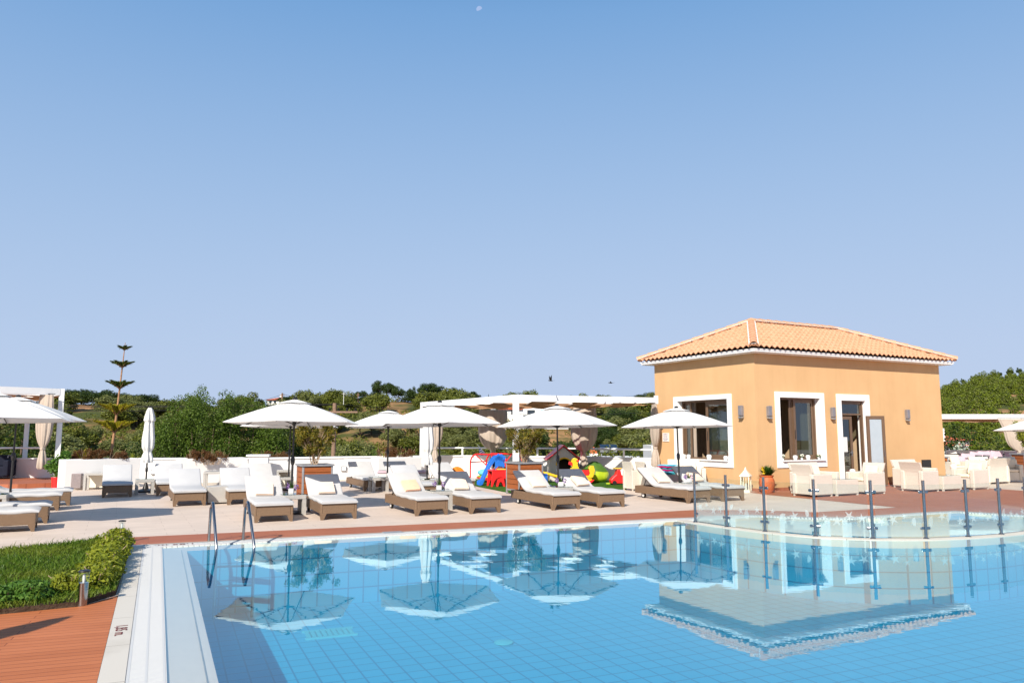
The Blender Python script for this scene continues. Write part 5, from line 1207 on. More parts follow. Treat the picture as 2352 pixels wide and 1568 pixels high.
# pot + black panel at the building end
q=P(2158,1106); t=thing('plant_pot','terracotta pot of spiky green leaves beside the black panel','plant pot',(q.x+.15,q.y+.3,0)); MB().lathe([(.16,0),(.2,.2),(.22,.4),(.2,.4)],n=24).build('pot','clay',t,smooth=True); blades('leaves','lf_fern',(0,0,.38),70,.62,.07,.9,8,t,.3); leafmesh('flowers',[(-.12,-.1,.66,.12,.08,.10)],60,.03,'yellowfl',t,seed=3)
q=P(2153,1118); t=thing('menu_board','upright black board standing behind the coffee table at the building end','board',(q.x,q.y+.5,0),B-R(5)); MB().box(-.19,.19,0,.04,.35,.80).build('panel','black',t,bev=.004); MB().box(-.03,.03,.0,.04,0,.35).build('stem','black',t); MB().box(-.16,.16,-.1,.14,0,.02).build('foot_plate','black',t)
# pink cushions on a dark daybed
q=Q(2198,1058,31); 
y0=31.2; xs=lambda px,D: (px-1176)/F*D
t=thing('rattan_daybed','long dark lattice rattan daybed under the pink cushions','daybed',(xs(2190,y0),y0,0),R(2)); ln=xs(2348,y0)-xs(2190,y0)
m=MB(); m.box(0,ln,0,.8,.30,.36)
for i in range(14): m.box(i*ln/14,i*ln/14+.05,0,.05,0,.30)
m.box(0,ln,0,.05,.10,.14); m.build('base','darkwick',t)
m=MB(); g=random.Random(3); m.box(0,ln,.74,.80,.72,.77)
for i in range(34): a=g.uniform(0,ln); m.tube([(a,.77,.36),(a+g.uniform(-.2,.2),.77,.74)],.014,5)
m.build('backrest','darkwick',t); MB().box(.03,ln-.03,.0,.72,.36,.48).build('mattress','pinkf',t,bev=.04)
lbs=['leftmost pink cushion, overlapped by the next one','second pink cushion from the left','third pink cushion from the left, lowest of the row','tallest pink cushion, in the middle behind the dark table','pink cushion right of the tallest one','rightmost but one pink cushion, left of the planter','rightmost pink cushion, at the right end of the daybed']
for i,(px,wd) in enumerate(((2197,20),(2212,26),(2232,30),(2253,32),(2280,32),(2314,30),(2330,24))):
    s=wd/F*31*.5; m=MB(); n=8; T=[]
    for k in range(n+1):
        for j in range(n+1):
            u=k/n*2-1; v=j/n*2-1; pin=1+.12*(u*u*v*v); dz=.085*(1-u**4)*(1-v**4); T.append((u*s*pin*(1-.06*(1-u*u)*0),-dz,v*s*.92*pin)); 
    m.v=T+[(a,-b,c) for a,b,c in T]; k2=(n+1)**2
    for k in range(n):
        for j in range(n): a=k*(n+1)+j; m.f.append((a,a+1,a+n+2,a+n+1)); m.f.append((k2+a,k2+a+n+1,k2+a+n+2,k2+a+1))
    o=m.build('cushion','pinkf',None,smooth=True); o.location=(xs(px,31.6),31.62,.36+s*.9); o.rotation_euler=(-.22,R((i*13)%9-4),R((i*31)%21-10)); tag(o,lbs[i],'cushion','pale pink cushions on the daybed')
q=P(2258,1092); t=thing('rattan_table','dark lattice rattan table in front of the pink cushions','table',(q.x,q.y,0),R(12)); m=MB(); m.box(-.42,.42,-.35,.35,.62,.66); m.build('tabletop','darkwick',t)
m=MB(); g=random.Random(6); 
for i in range(26): a=2*PI*i/26; b=a+g.uniform(-.3,.3); m.tube([(.36*math.cos(a),.28*math.sin(a),.62),(.28*math.cos(b),.22*math.sin(b),.02)],.014,5)
m.build('lattice_base','darkwick',t)
for i,(dx,lb) in enumerate(((-.12,'left round glass bowl on the dark rattan table'),(.18,'right round glass bowl on the dark rattan table'))):
    o=MB().lathe([(.05,0),(.11,.05),(.12,.11),(.10,.12)],n=20).build('glass_bowl','lampglass',None,smooth=True); o.location=(q.x+dx,q.y,.662); tag(o,lb,'bowl','glass bowls on the dark rattan table')
# planter and greenery by the building's right edge
q=P(2174,1098); boxplanter((q.x,q.y+.5,0),R(10),'narrow wooden slat planter between the ochre building and the right parapet',.45,.5,.75)
t=thing('climbing_shrub','yellow green climbing shrub at the right edge of the ochre building','shrub',(q.x+.1,q.y+.8,.7)); leafmesh('leaves',[(-.05,0,.15,.28,.28,.35),(0,0,.6,.22,.22,.35),(-.12,0,1.0,.16,.2,.3)],700,.045,'lf_yel',t,seed=31,shell=.2); MB().tube([(0,0,0),(-.1,0,1.2)],.02,6).build('stem','twig',t)
q=P(2412,1100); boxplanter((q.x-.05,q.y+1.2,0),R(5),'wooden slat planter cut off by the right edge of the photo',.8,.7,.85)
cc=Vector((q.x+.35,q.y+1.5)); shrub('planter_shrub','yellow orange shrub in the planter at the right edge of the photo',cc,.85,.42,1.2,14,3500,'lf_yel')
# red pot with bushy basil by the left pergola
q=P(129,1121.5); t=thing('plant_pot','bright red pot with a bushy green plant beside the long planter','plant pot',(q.x,q.y,0)); MB().lathe([(.12,0),(.145,.30),(.155,.30),(.155,.33),(.13,.33)],n=28).build('pot','red',t,smooth=True)
leafmesh('leaves',[(0,0,.55,.25,.22,.22),(-.08,0,.72,.22,.2,.2),(.12,.0,.85,.24,.2,.18),(.2,0,1.0,.16,.16,.12),(-.25,0,.62,.16,.15,.12)],900,.040,'lf_basil',t,seed=21,shell=.2,asp=.7); m=MB()
g=random.Random(8)
for i in range(9): m.tube([(0,0,.3),(g.uniform(-.25,.25),g.uniform(-.15,.15),g.uniform(.5,.95))],.008,5,False)
m.build('stems','lf_basil',t,recalc=False)
# ================= KIDS AREA =================
kp=lambda x,y:P(x,y)
a=P(1079,1106); b=P(1165,1110); ux=(b-a).normalized(); ln=(b-a).length; t=thing('play_climber','red tubular play frame with a round platform against the parapet','play frame',(a.x,a.y,0),math.atan2(ux.y,ux.x)); hh=.92
def arch(y):
    pth=[(0.02,y,.0)]+[(.02+.28*(1-math.cos(q)),y,hh-.30+.30*math.sin(q)) for q in [PI/2*i/6 for i in range(7)]]+[(ln-.30+.28*math.sin(q),y,hh-.30+.30*math.cos(q)) for q in [PI/2*i/6 for i in range(7)]]+[(ln-.02,y,0)]
    return MB().tube(pth,.026,10)
for y in (0,.9): arch(y).build('arch','red',t,smooth=True)
for (p,q) in (((.25,0,hh-.02),(ln/2,.45,.22)),((.45,.9,hh-.02),(ln/2,.45,.25)),((ln-.25,0,hh-.02),(ln/2,.45,.22)),((ln-.45,.9,hh-.02),(ln/2,.45,.25)),((.02,0,.9-.25),(.02,.9,.9-.25)),((ln/2-.2,0,hh),(ln/2-.2,.9,hh)),((ln/2-.2,.45,hh),(ln/2-.1,.45,.2))): MB().tube([p,q],.018,8).build('brace','red',t)
MB().lathe([(.62,.0),(.64,.02),(.64,.04),(.6,.05)],(ln/2,.45,.16),32).build('platform','lime_f',t,smooth=True); MB().lathe([(.655,.0),(.67,.02),(.655,.04)],(ln/2,.45,.13),32).build('platform_rim','red',t,smooth=True)
for dx,dy,mt,lb in ((-.35,.3,'aqua_t','pale blue cushion on the platform of the red play frame'),(.0,.15,'flagw','white and yellow cushion on the platform of the red play frame')):
    o=MB().ball((0,0,0),(.26,.2,.12)).build('cushion',mt,None,smooth=True); o.location=(a.x+ux.x*(ln/2+dx)-ux.y*dy,a.y+ux.y*(ln/2+dx)+ux.x*dy,.31); tag(o,lb,'cushion')
q=P(1098,1114); t=thing('toddler_slide','blue plastic toddler slide with a red ladder frame','slide',(q.x,q.y,0),R(14)); m=MB()
pth=[(0,.10),(.10,.14),(.22,.40),(.36,.68),(.48,.84),(.60,.90),(.74,.84),(.76,.66)]; w=.20; sl_=[]
for i,(x,z) in enumerate(pth[:7]):
    for y,dz in ((-w,.11),(-w+.03,.11),(-w+.04,0),(w-.04,0),(w-.03,.11),(w,.11),(w,-.03),(-w,-.03)): m.v.append((x,y,z+dz-.08))
for i in range(6):
    for j in range(8): j2=(j+1)%8; m.f.append((i*8+j,i*8+j2,(i+1)*8+j2,(i+1)*8+j))
m.f.append(tuple(range(8))[::-1]); m.f.append(tuple(48+j for j in range(8))); m.build('chute','blue',t,smooth=True)
for y in (-w,w-.03): MB().xz([(.50,.50),(.62,.60),(.80,.55),(.84,.88),(.70,.98),(.50,.84)],y,y+.03).build('side_panel','blue',t)
m=MB()
for y in (-w,w-.04): m.xz([(.72,.80),(.86,.80),(1.22,.02),(1.10,.02)],y,y+.04)
for z in (.2,.42,.64): x=1.14-z*.43; m.box(x,x+.09,-w+.04,w-.04,z,z+.03)
m.build('ladder','red',t)
q=P(1128,1118); t=thing('play_table','red plastic childrens picnic table with arched legs','play table',(q.x,q.y,0),R(18)); 
def archleg(y0,y1,w,h,x0): 
    pts=[(x0,0),(x0+.05,0)]+[(x0+w/2-(w/2-.07)*math.cos(a_),h*.62*math.sin(a_)) for a_ in [PI*i/10 for i in range(1,10)]]+[(x0+w-.05,0),(x0+w,0),(x0+w-.04,h),(x0+.04,h)]
    return MB().xz(pts,y0,y1)
archleg(0,.05,.62,.46,0).build('leg','red',t,bev=.008); archleg(.45,.50,.62,.46,0).build('leg','red',t,bev=.008); MB().box(.02,.60,.0,.5,.46,.50).build('tabletop','red',t,bev=.015)
o=MB().box(-.14,.14,-.05,.05,0,.03).build('toy_tray','yellow',None,bev=.01); o.location=(q.x+.3,q.y+.3,.505); tag(o,'yellow toy on the red picnic table','toy')
q=P(1136,1117); t=thing('child_chair','small red plastic chair at the red picnic table','chair',(q.x+.05,q.y-.1,0),R(10)); archleg(0,.03,.28,.24,0).build('leg','red',t); archleg(.25,.28,.28,.24,0).build('leg','red',t); MB().box(0,.28,0,.28,.24,.27).build('seat','red',t,bev=.01); MB().box(.25,.28,0,.28,.27,.50).build('backrest','red',t,bev=.01)
def beanbag(x,y,mat,mat2,label,s,nm='bean_bag'):
    q=P(x,y); t=thing(nm,label,'bean bag',(q.x,q.y,0)); m=MB(); n,k=36,14
    for i in range(k+1):
        a=PI*i/k-PI/2; zz=(math.sin(a)*.5+.5)**1.25
        for j in range(n):
            th=2*PI*j/n; r=math.cos(a)*(1+.10*math.sin(th*2+1)+.05*math.sin(th*5+i)); m.v.append((s*.62*r*math.cos(th)*(1-.35*zz),s*.5*r*math.sin(th)*(1-.35*zz),s*.82*zz+.03*math.sin(th*3)*zz))
    for i in range(k):
        for j in range(n): j2=(j+1)%n; m.f.append((i*n+j,i*n+j2,(i+1)*n+j2,(i+1)*n+j))
    o=m.build('bag',mat,t,smooth=True)
    if mat2:
        m=MB(); m.v=[(v[0]*1.01,v[1]*1.01,v[2]*1.012) for v in o.data.vertices and [tuple(v.co) for v in o.data.vertices]]; 
        m.f=[tuple(p.vertices) for p in o.data.polygons if sum(m.v[i][2] for i in p.vertices)/len(p.vertices)>s*.42+.12*sum(m.v[i][0] for i in p.vertices)/len(p.vertices)]; m.build('top_panel',mat2,o,smooth=True)
    return t
beanbag(1366,1107,'lime_f','green_f','lime and dark green bean bag in front of the white wall',.80); beanbag(1049,1111,'orange_f',None,'orange bean bag behind the lounger near the climbing frame',.64)
# playhouse
a=P(1262,1105); t=thing('playhouse','childrens playhouse with a red gabled roof and a yellow framed arched doorway','playhouse',(a.x,a.y,0),R(3),None,(1.2,1.2,1.08)); w=.80; d=.85; h=.70; pk=1.06; x0=.02
def gable(y0,y1,hole):
    pts=[(x0,0)]
    if hole: pts+=[(.22,0)]+[(.42-.20*math.cos(q_),.50+.20*math.sin(q_)) for q_ in [PI*i/10 for i in range(11)]]+[(.62,0)]
    pts+=[(w,0),(w,h),(w/2+x0/2,pk),(x0,h)]; return MB().xz(pts,y0,y1)
gable(0,.04,True).build('front_wall','playwall',t); gable(d,d+.04,False).build('rear_wall','playwall',t); MB().box(x0,x0+.04,.04,d,0,h).build('side_wall','playwall',t); MB().box(w-.04,w,.04,d,0,h).build('side_wall','playwall',t)
m=MB(); m.tube([(.42-.22*math.cos(q_),-.01,.50+.22*math.sin(q_)) for q_ in [PI*i/14 for i in range(15)]],.025,8); m.build('door_arch','yellow',t,smooth=True)
for sgn in (-1,1):
    m=MB(); cx=w/2+x0/2; ex=cx+sgn*(w/2+.09); m.v=[(cx,-.08,pk+.03),(ex,-.08,h-.06),(ex,d+.12,h-.06),(cx,d+.12,pk+.03),(cx,-.08,pk+.07),(ex,-.08,h-.02),(ex,d+.12,h-.02),(cx,d+.12,pk+.07)]; m.f=[(0,1,2,3),(4,7,6,5),(0,4,5,1),(1,5,6,2),(2,6,7,3),(3,7,4,0)]; m.build('roof_panel','red',t)
for xa,xb in ((.63,w-.01),(.03,.20)):
    m=MB(); [m.box(xa,xb,-.008,0,.03+i*.083,.095+i*.083) for i in range(8)]; m.build('cladding','playwall',t)
MB().box(w,w+.02,.3,.6,.35,.6).build('window','blue',t); MB().box(x0+.05,w-.05,.35,.40,0,h).build('interior_shade','dark_in',t)  # dark sheet added behind the doorway, standing in for the shade inside
# seesaw
q=P(1252,1117.5); t=thing('seesaw','small yellow and blue plastic seesaw','seesaw',(q.x,q.y,0),R(4)); MB().prism([(-.07,-.08),(.07,-.08),(.07,.08),(-.07,.08)],0,.40).build('post','blue',t,bev=.02); MB().box(-.12,.2,-.12,.12,0,.05).build('foot','blue',t,bev=.015); MB().tube([(-.25,0,.46),(.05,0,.40),(.72,0,.20)],.045,10).build('beam','yellow',t,smooth=True)
# duck rocker
q=P(1330,1111); t=thing('duck_rocker','yellow duck shaped rocking toy with a red seat','rocking toy',(q.x,q.y,0),R(3)); zb=.28
body=[(-.30,zb),(-.28,zb+.18),(-.22,zb+.28),(-.21,zb+.36),(-.24,zb+.42),(-.20,zb+.52),(-.13,zb+.55),(-.06,zb+.52),(-.03,zb+.44),(-.06,zb+.36),(-.04,zb+.28),(.02,zb+.16),(.04,zb)]
for y in (-.12,.09): MB().xz(body,y,y+.03).build('side_panel','yellow',t,bev=.006)
MB().xz([(.28,zb-.05),(.34,zb+.05),(.30,zb+.22),(.36,zb+.30),(.46,zb+.30),(.50,zb+.15),(.44,zb-.06),(.34,zb-.10)],-.12,.12).build('tail','yellow',t,bev=.01); MB().xz([(-.34,zb+.34),(-.22,zb+.30),(-.20,zb+.40),(-.32,zb+.44)],-.05,.05).build('beak','red',t,bev=.01); MB().ball((-.05,-.13,zb+.46),(.05,.02,.035)).build('cheek','red',t,smooth=True)
MB().box(.02,.32,-.10,.10,zb,zb+.17).build('seat','red',t,bev=.01); MB().box(.0,.34,-.11,.11,zb+.175,zb+.195).build('seat_edge','lf_fern',t); MB().xz([(-.35,.10),(-.15,.02),(.15,0),(.40,.06),(.48,.14),(.44,.14),(.3,.10),(.15,.06),(-.1,.07),(-.3,.16)],-.14,.14).build('rocker','red',t); MB().box(-.2,.4,-.08,.08,.06,zb+.01).build('body','yellow',t)
# red ride-on car
q=P(1412,1113); t=thing('ride_on_car','red ride-on toy car with a yellow handle partly behind the wicker armchair','toy car',(q.x,q.y,0),R(10)); MB().xz([(-.14,.05),(-.16,.16),(-.06,.26),(.02,.32),(.06,.48),(.16,.48),(.2,.30),(.45,.28),(.48,.08),(.3,.05)],-.12,.12).build('body','red',t,bev=.03); MB().box(-.02,.20,-.14,.14,.50,.53).build('handle','yellow',t,bev=.01)
for x in (-.04,.36):
    for y in (-.13,.10): MB().tube([(x,y,.07),(x,y+.03,.07)],.07,16).build('wheel','black',t)
o=MB().box(-.06,.06,-.04,.04,0,.04).build('toy_block','lime_f',None,bev=.008); q=P(1401,1112); o.location=(q.x-.06,q.y,.008); tag(o,'tiny lime green toy block lying on the turf','toy')
# flag
q=onW(1112); p0=Q(1119,1046,q.y+.05); p1=Q(1097,1031,q.y+.05); p1=Q(1096,1020,q.y+.05); t=thing('flag','small blue and white striped flag on a slanting stick above the play frame','flag'); MB().tube([p0,p1],.010,6).build('stick','flagw',t)
d=(p0-p1); s0=p1+d*.36; s1=p1+d*.98; L_=Vector((-.26,0,-.13)); m=MB(); nb=9; bl=[]
for i in range(nb):
    A_=s0.lerp(s1,i/nb); B_=s0.lerp(s1,(i+1)/nb); C_=B_+L_*(.25+.75*(i+1)/nb); D_=A_+L_*(.25+.75*i/nb); tgt=m if i%2 else None
    (m if i%2 else bl).add([A_,B_,C_,D_],[(0,1,2,3)]) if i%2 else bl.append((A_,B_,C_,D_))
m.build('white_stripes','flagw',t,recalc=False); m2=MB(); [m2.add(x,[(0,1,2,3)]) for x in bl]; m2.build('blue_stripes','turfblue',t,recalc=False)
# second small flag
q=onW(1206); t=thing('pennant','small yellow paper pennant hanging on the rail behind the pergola post','pennant'); A_=Q(1203,1030,q.y-.05); m=MB(); m.add([A_,A_+Vector((.2,0,-.02)),A_+Vector((.16,.02,-.30)),A_+Vector((-.06,0,-.26))],[(0,1,2,3)]); m.build('cloth','yellow',t,recalc=False)
# ================= VEGETATION =================
def blobs(n,c,r,br,seed,flat=1.0,zlo=-1):
    g=random.Random(seed); out=[]
    while len(out)<n:
        x,y,z=g.uniform(-1,1),g.uniform(-1,1),g.uniform(zlo,1)
        if x*x+y*y+z*z>1: continue
        s=br*g.uniform(.6,1.25); out.append((c[0]+x*r[0],c[1]+y*r[1],c[2]+z*r[2],s,s,s*flat))
    return out
def trunk(m,h,r,g,limbs=5,spread=1,z0=.5):
    b=Vector((g.uniform(-.1,.1)*h,g.uniform(-.1,.1)*h,h)); m.tube([(0,0,-.3),(b.x*.4,b.y*.4,h*.5),b],[r,r*.7,r*.35],8,False)
    for i in range(limbs):
        a=2*PI*i/limbs+g.random(); q=z0+(1-z0)*g.random(); s=Vector((b.x*q,b.y*q,h*q)); e=s+Vector((math.cos(a)*spread,math.sin(a)*spread,h*.28)); m.tube([s,s.lerp(e,.5)+Vector((0,0,.05*h)),e],[r*.45,r*.3,r*.1],6,False)
def tree(kind,seed,label,cat='tree'):
    g=random.Random(seed)   # unit trees: height 1, crown radius .5
    def fn():
        t=thing(kind,label,cat); m=MB()
        if kind=='umbrella_pine':
            trunk(m,.62,.028,g,7,.26,.75); m.build('trunk','bark',t,recalc=False)
            bl=blobs(34,(0,0,.72),(.40,.40,.22),.13,seed,.8,-.6); leafmesh('crown',bl,7500,.017,'lf_pine',t,.35,seed,.6,.25)
        elif kind=='round_pine':
            trunk(m,.4,.03,g,6,.2,.5); m.build('trunk','bark',t,recalc=False)
            bl=blobs(36,(0,0,.58),(.38,.38,.34),.14,seed,.9); leafmesh('crown',bl,8000,.019,'lf_pine',t,.3,seed,.6,.3)
        elif kind=='olive_tree':
            trunk(m,.36,.035,g,6,.22,.3); m.build('trunk','bark',t,recalc=False)
            bl=blobs(22,(0,0,.60),(.36,.36,.26),.14,seed,.95); leafmesh('crown',bl,5000,.024,'lf_olive',t,.2,seed,.5,.25)
        elif kind=='scrub_bush':
            trunk(m,.25,.03,g,5,.3,.2); m.build('trunk','bark',t,recalc=False)
            bl=blobs(18,(0,0,.42),(.38,.38,.30),.17,seed,1); leafmesh('crown',bl,4500,.026,'lf_scrub',t,.2,seed,.6,.3)
        elif kind=='cypress':
            m.tube([(0,0,0),(0,0,.3)],.03,6); m.build('trunk','bark',t,recalc=False)
            bl=[(0,0,.12+.8*i/9,.10*(1-(i/9)**2*.75),.10*(1-(i/9)**2*.75),.10) for i in range(10)]; leafmesh('crown',bl,2500,.018,'lf_pine',t,0,seed,.6,.3)
        elif kind=='bright_pine':
            trunk(m,.8,.025,g,6,.2,.4); m.build('trunk','bark',t,recalc=False)
            bl=[]
            for i in range(26):
                q=g.random(); a=g.random()*6.28; r=(.44*(1-q)**.7)*g.uniform(.3,1); bl.append((r*math.cos(a),r*math.sin(a),.2+.75*q,.14*(1-q*.4),.14*(1-q*.4),.10))
            leafmesh('crown',bl,6500,.021,'lf_bright',t,.3,seed,.6,.3)
        return t
    return fn
PR_={}
def getp(kind,i):
    k=(kind,i)
    if k not in PR_: PR_[k]=Proto(tree(kind,100+i*7+len(kind),'x'))
    return PR_[k]
def put_tree(kind,i,loc,h,r,label,group,rz=0): return getp(kind,i).put(loc,rz,label,group,(r*2,r*2,h))
gr=random.Random(11)
# crest pines, each read from the photograph: column, top row, width px, base row
CP=[('umbrella_pine',872,877,30,926,'tallest umbrella pine on the ridge, its bare trunk showing'),('umbrella_pine',893,881,22,926,'thin topped pine just right of the tallest ridge pine'),('round_pine',862,897,24,925,'low round pine at the foot of the tallest ridge pine'),('round_pine',829,897,28,922,'round pine at the left end of the ridge pine group'),('umbrella_pine',913,889,28,931,'umbrella pine with a short bare trunk, right of the twin ridge pines'),('round_pine',946,888,18,918,'slim pine rising behind the broad ridge pine'),('round_pine',955,901,48,934,'broad dark round pine in the middle of the ridge'),('umbrella_pine',988,882,48,926,'wide domed pine highest in the right ridge group'),('round_pine',1000,900,26,926,'small round pine under the wide domed pine'),('round_pine',1038,890,46,927,'domed pine left of the pergola roof on the ridge'),('round_pine',1021,906,32,928,'low pine in front of the domed pine by the pergola'),('round_pine',1078,899,48,930,'rounded pine just above the pergola beam'),('cypress',1122,905,9,922,'small palm like tree tip above the pergola beam, left one'),('round_pine',1183,903,13,922,'flat pine tip above the pergola corner'),('cypress',1230,894,12,922,'narrow dark tree tip above the pergola, right of the corner'),('round_pine',1375,905,10,922,'faint pine tip above the pergola right half'),('round_pine',1480,900,40,930,'dark pine above the right end of the pergola'),('round_pine',1508,904,26,930,'dark pine touching the left edge of the ochre building'),
('round_pine',166,896,40,932,'leftmost dark pine of the group right of the left pergola'),('round_pine',186,893,36,930,'dark pine second in the group right of the left pergola'),('round_pine',216,894,60,938,'broad flat pine in the middle of the left ridge group'),('round_pine',258,896,58,936,'broad pine right of the araucaria trunk on the left ridge'),('round_pine',331,906,58,934,'lone dome shaped pine left of the furled parasol'),('umbrella_pine',122,893,17,915,'pine tip above the left pergola beam'),('round_pine',85,894,14,915,'small pine tip above the left pergola beam, left of the other'),
('cypress',589,912,6,926,'small cypress left of the white house on the ridge'),('round_pine',574,913,14,928,'small blue green tree right of the big poplars'),('round_pine',662,909,40,926,'low spreading pine beside the ridge house'),('cypress',716,904,4.5,918,'tiny cypress above the left parasol, right of its tip'),('cypress',735,916,5,926,'tiny cypress near the ridge scrub'),('round_pine',763,917,22,930,'round scrub pine at the left of the far power pole'),('round_pine',790,907,34,926,'bushy ridge tree near the antenna'),('round_pine',812,910,26,926,'bushy ridge tree left of the ridge pine group')]
for i,(k,x,ty,w_,by,lb) in enumerate(CP):
    D=RC(x)*.98; p=Q(x,by,D); h=(by-ty)/F*D; r=w_/2/F*D; put_tree(k,i%4,(p.x,D,p.z-.5),h*1.06+.5,r*1.6,lb,'pines and cypresses along the ridge',gr.random()*6)
# slopes
def slope(kind,n,x0,x1,d0,d1,hr,label,group,seed,ok=None):
    g=random.Random(seed)
    k=0
    while k<n:
        x=g.uniform(x0,x1); D=d0+(d1-d0)*g.random()**.85
        if ok and not ok(x,D): continue
        z=hz(x,D); h=g.uniform(*hr); put_tree(kind,k%4,((x-1176)/F*D,D,z-.2),h,h*g.uniform(.5,.72),label,group,g.random()*6); k+=1
bare=lambda x,D: not ((150<x<240 and D>118) or (795<x<945 and D>118 and (int(x*.13+D*.3)%4)) or (1270<x<1360 and 95<D<120))
slope('olive_tree',205,-120,1540,66,160,(3.2,5.4),'grey green olive tree on the hillside beyond the parapet','olive trees on the hillside',21,bare)
slope('scrub_bush',225,-120,1540,60,164,(2.6,6.2),'dark green bush on the hillside beyond the parapet','bushes on the hillside',22,bare)
slope('round_pine',26,1180,1540,66,125,(4,5.5),'dark green round tree on the slope seen through the pergola','trees on the slope seen through the pergola',23)
slope('olive_tree',40,110,440,58,120,(3.5,6.5),'pale olive tree on the slope behind the araucaria','olive trees behind the araucaria',24)
slope('round_pine',5,1085,1170,58,75,(5.5,6.5),'dark round tree below the middle pergola curtain','dark round trees behind the play frame',26)
slope('bright_pine',22,2150,2500,70,125,(7,10),'dark shadowed pine low on the right hill behind the right pergola','pines low on the right hill',27)
for (x,ty,w_,by,lb) in ((2204+7,868,10,884,'small isolated tree on the right ridge, leftmost'),(2234,862,14,880,'small forked tree on the right ridge'),(2283,853,15,871,'left of a pair of round trees on the right ridge'),(2296,852,14,870,'right of a pair of round trees on the right ridge'),(2320,846,18,866,'round tree on the right ridge near the right edge'),(2341,843,15,863,'rightmost round tree on the right ridge')):
    D=RC(x)*.99; p=Q(x,by,D); put_tree('round_pine',1,(p.x,D,p.z),(by-ty)/F*D,w_/2/F*D,lb,'isolated trees on the right ridge')
# dense wood on the right hill (one mass) and ground scrub on the slopes
g=np.random.default_rng(3); bl=[]
gg=random.Random(9)
for i in range(600):
    x=gg.uniform(2130,2560); D=100+(RC(x)-100)*gg.random()**.75
    if 2290<x<2400 and 150<D<215 and gg.random()<.75: continue
    h=gg.uniform(2.2,4.2)+gg.random()**3*3; z=hz(x,D); q=(x-1176)/F*D
    for k_ in range(5): f_=k_/4; r_=h*.5*(1-f_*.55); bl.append((q+gg.uniform(-.5,.5)*r_,D+gg.uniform(-.5,.5)*r_,z+h*(.15+.62*f_),r_*.75,r_*.75,h*.20))
o=leafmesh('far_pine_wood',bl,380000,.20,'lf_bright',None,.5,5,.6,.45); tag(o,'bright green pine wood covering the right hill','wood',None,'stuff')
bl=[]
for i in range(2600):
    x=gg.uniform(-300,1560); D=60+115*gg.random()
    if not bare(x,D) and gg.random()<.85: continue
    if gg.random()<.25: continue
    h=gg.uniform(.8,1.9); bl.append(((x-1176)/F*D,D,hz(x,D)+h*.35,h*1.1,h*1.1,h*.6))
o=leafmesh('hillside_scrub',bl,190000,.17,'lf_scrub',None,.3,6,.6,.4); tag(o,'low green scrub covering the hillside','scrub',None,'stuff')
# near trees behind the parapet
def near_tree(name,label,x,D,z0,cols,n,leaf,size,seed,tr=.16,cat='tree'):
    px=(x-1176)/F*D; t=thing(name,label,cat,(px,D,z0)); g=random.Random(seed); m=MB(); bl=[]
    for (dx,dy,ztop,rad) in cols:
        hgt=ztop-z0; m.tube([(dx*.3,dy*.3,0),(dx*.7,dy*.7,hgt*.45),(dx,dy,hgt*.85)],[tr,tr*.6,tr*.2],7,False)
        k=int(hgt/ .55)
        for i in range(k):
            q=i/k; r=rad*(.75+.25*math.sin(PI*min(1,q*1.15)))*(1 if q<.9 else (1-q)/.1*.6+.4)
            for j in range(2):
                a=g.random()*6.28; rr=r*g.uniform(.2,.8); s=r*g.uniform(.3,.55)+.12; bl.append((dx+rr*math.cos(a),dy+rr*math.sin(a),hgt*(.06+.92*q)+g.uniform(-.2,.2),s,s,s*1.25))
    m.build('trunk','bark',t,recalc=False); leafmesh('crown',bl,n,size,leaf,t,0,seed,.65,.35); return t
ZT=lambda y,D:H+(992-y)/F*D
D=40.
near_tree('poplar_tree','tallest poplar of the big green clump left of centre',478,D,-9,[(0,0,ZT(874,D),1.05),(-.8,.4,ZT(886,D),.95),(.8,.3,ZT(884,D),.95),(1.4,-.3,ZT(898,D),.9),(-.4,-.8,ZT(903,D),1.1),(.7,-.8,ZT(900,D),1.1)],95000,'lf_big',.042,41)
near_tree('poplar_tree','poplar with thin upright shoots at the left of the big clump',408,D-.5,-9,[(0,0,ZT(886,D),.6),(.6,.2,ZT(890,D),.7),(-.6,.2,ZT(925,D),.9),(.3,-.4,ZT(918,D),1.1),(-1.0,0,ZT(955,D),1.0)],62000,'lf_big',.042,42)
near_tree('poplar_tree','poplar at the right of the big clump, sloping down to the parasol',545,D+.5,-9,[(0,0,ZT(890,D),1.1),(.9,.2,ZT(899,D),1.1),(1.6,.2,ZT(912,D),1.1),(2.3,0,ZT(922,D),1.0)],80000,'lf_big',.042,43)
near_tree('leafy_tree','dark leafy tree behind the left parasols, below the ridge house',640,D+3,-9,[(0,0,ZT(925,D),1.2),(-1.2,0,ZT(932,D),1.1),(1.3,0,ZT(965,D),1.0),(2.2,.0,ZT(985,D),.9)],30000,'lf_dark',.065,44)
near_tree('leafy_tree','dark tree filling the gap under the left pergola beam',60,34,-9,[(-1.4,0,ZT(905,34),1.2),(0,0,ZT(912,34),1.1),(.9,0,ZT(930,34),.8),(1.3,.2,ZT(985,34),.8),(-2.6,0,ZT(905,34),1.2)],30000,'lf_dark',.06,45)
near_tree('leafy_tree','low dark tree between the araucaria and the big poplars',375,44,-9,[(0,0,ZT(985,44),1.3),(-1.6,0,ZT(1010,44),1.2)],12000,'lf_dark',.065,46)
near_tree('leafy_tree','low grey green tree right of the big poplars behind the parapet',735,46,-9,[(0,0,ZT(985,46),1.2),(1.6,0,ZT(1010,46),1.4),(3.1,0,ZT(1018,46),1.2)],18000,'lf_olive',.065,47)
near_tree('leafy_tree','low bright tree behind the parapet right of the utility pole',850,46,-9,[(0,0,ZT(1022,46),1.4),(2,0,ZT(1018,46),1.4),(4,0,ZT(1026,46),1.3),(-1.5,0,ZT(1030,46),1.2)],20000,'lf_big',.065,48)
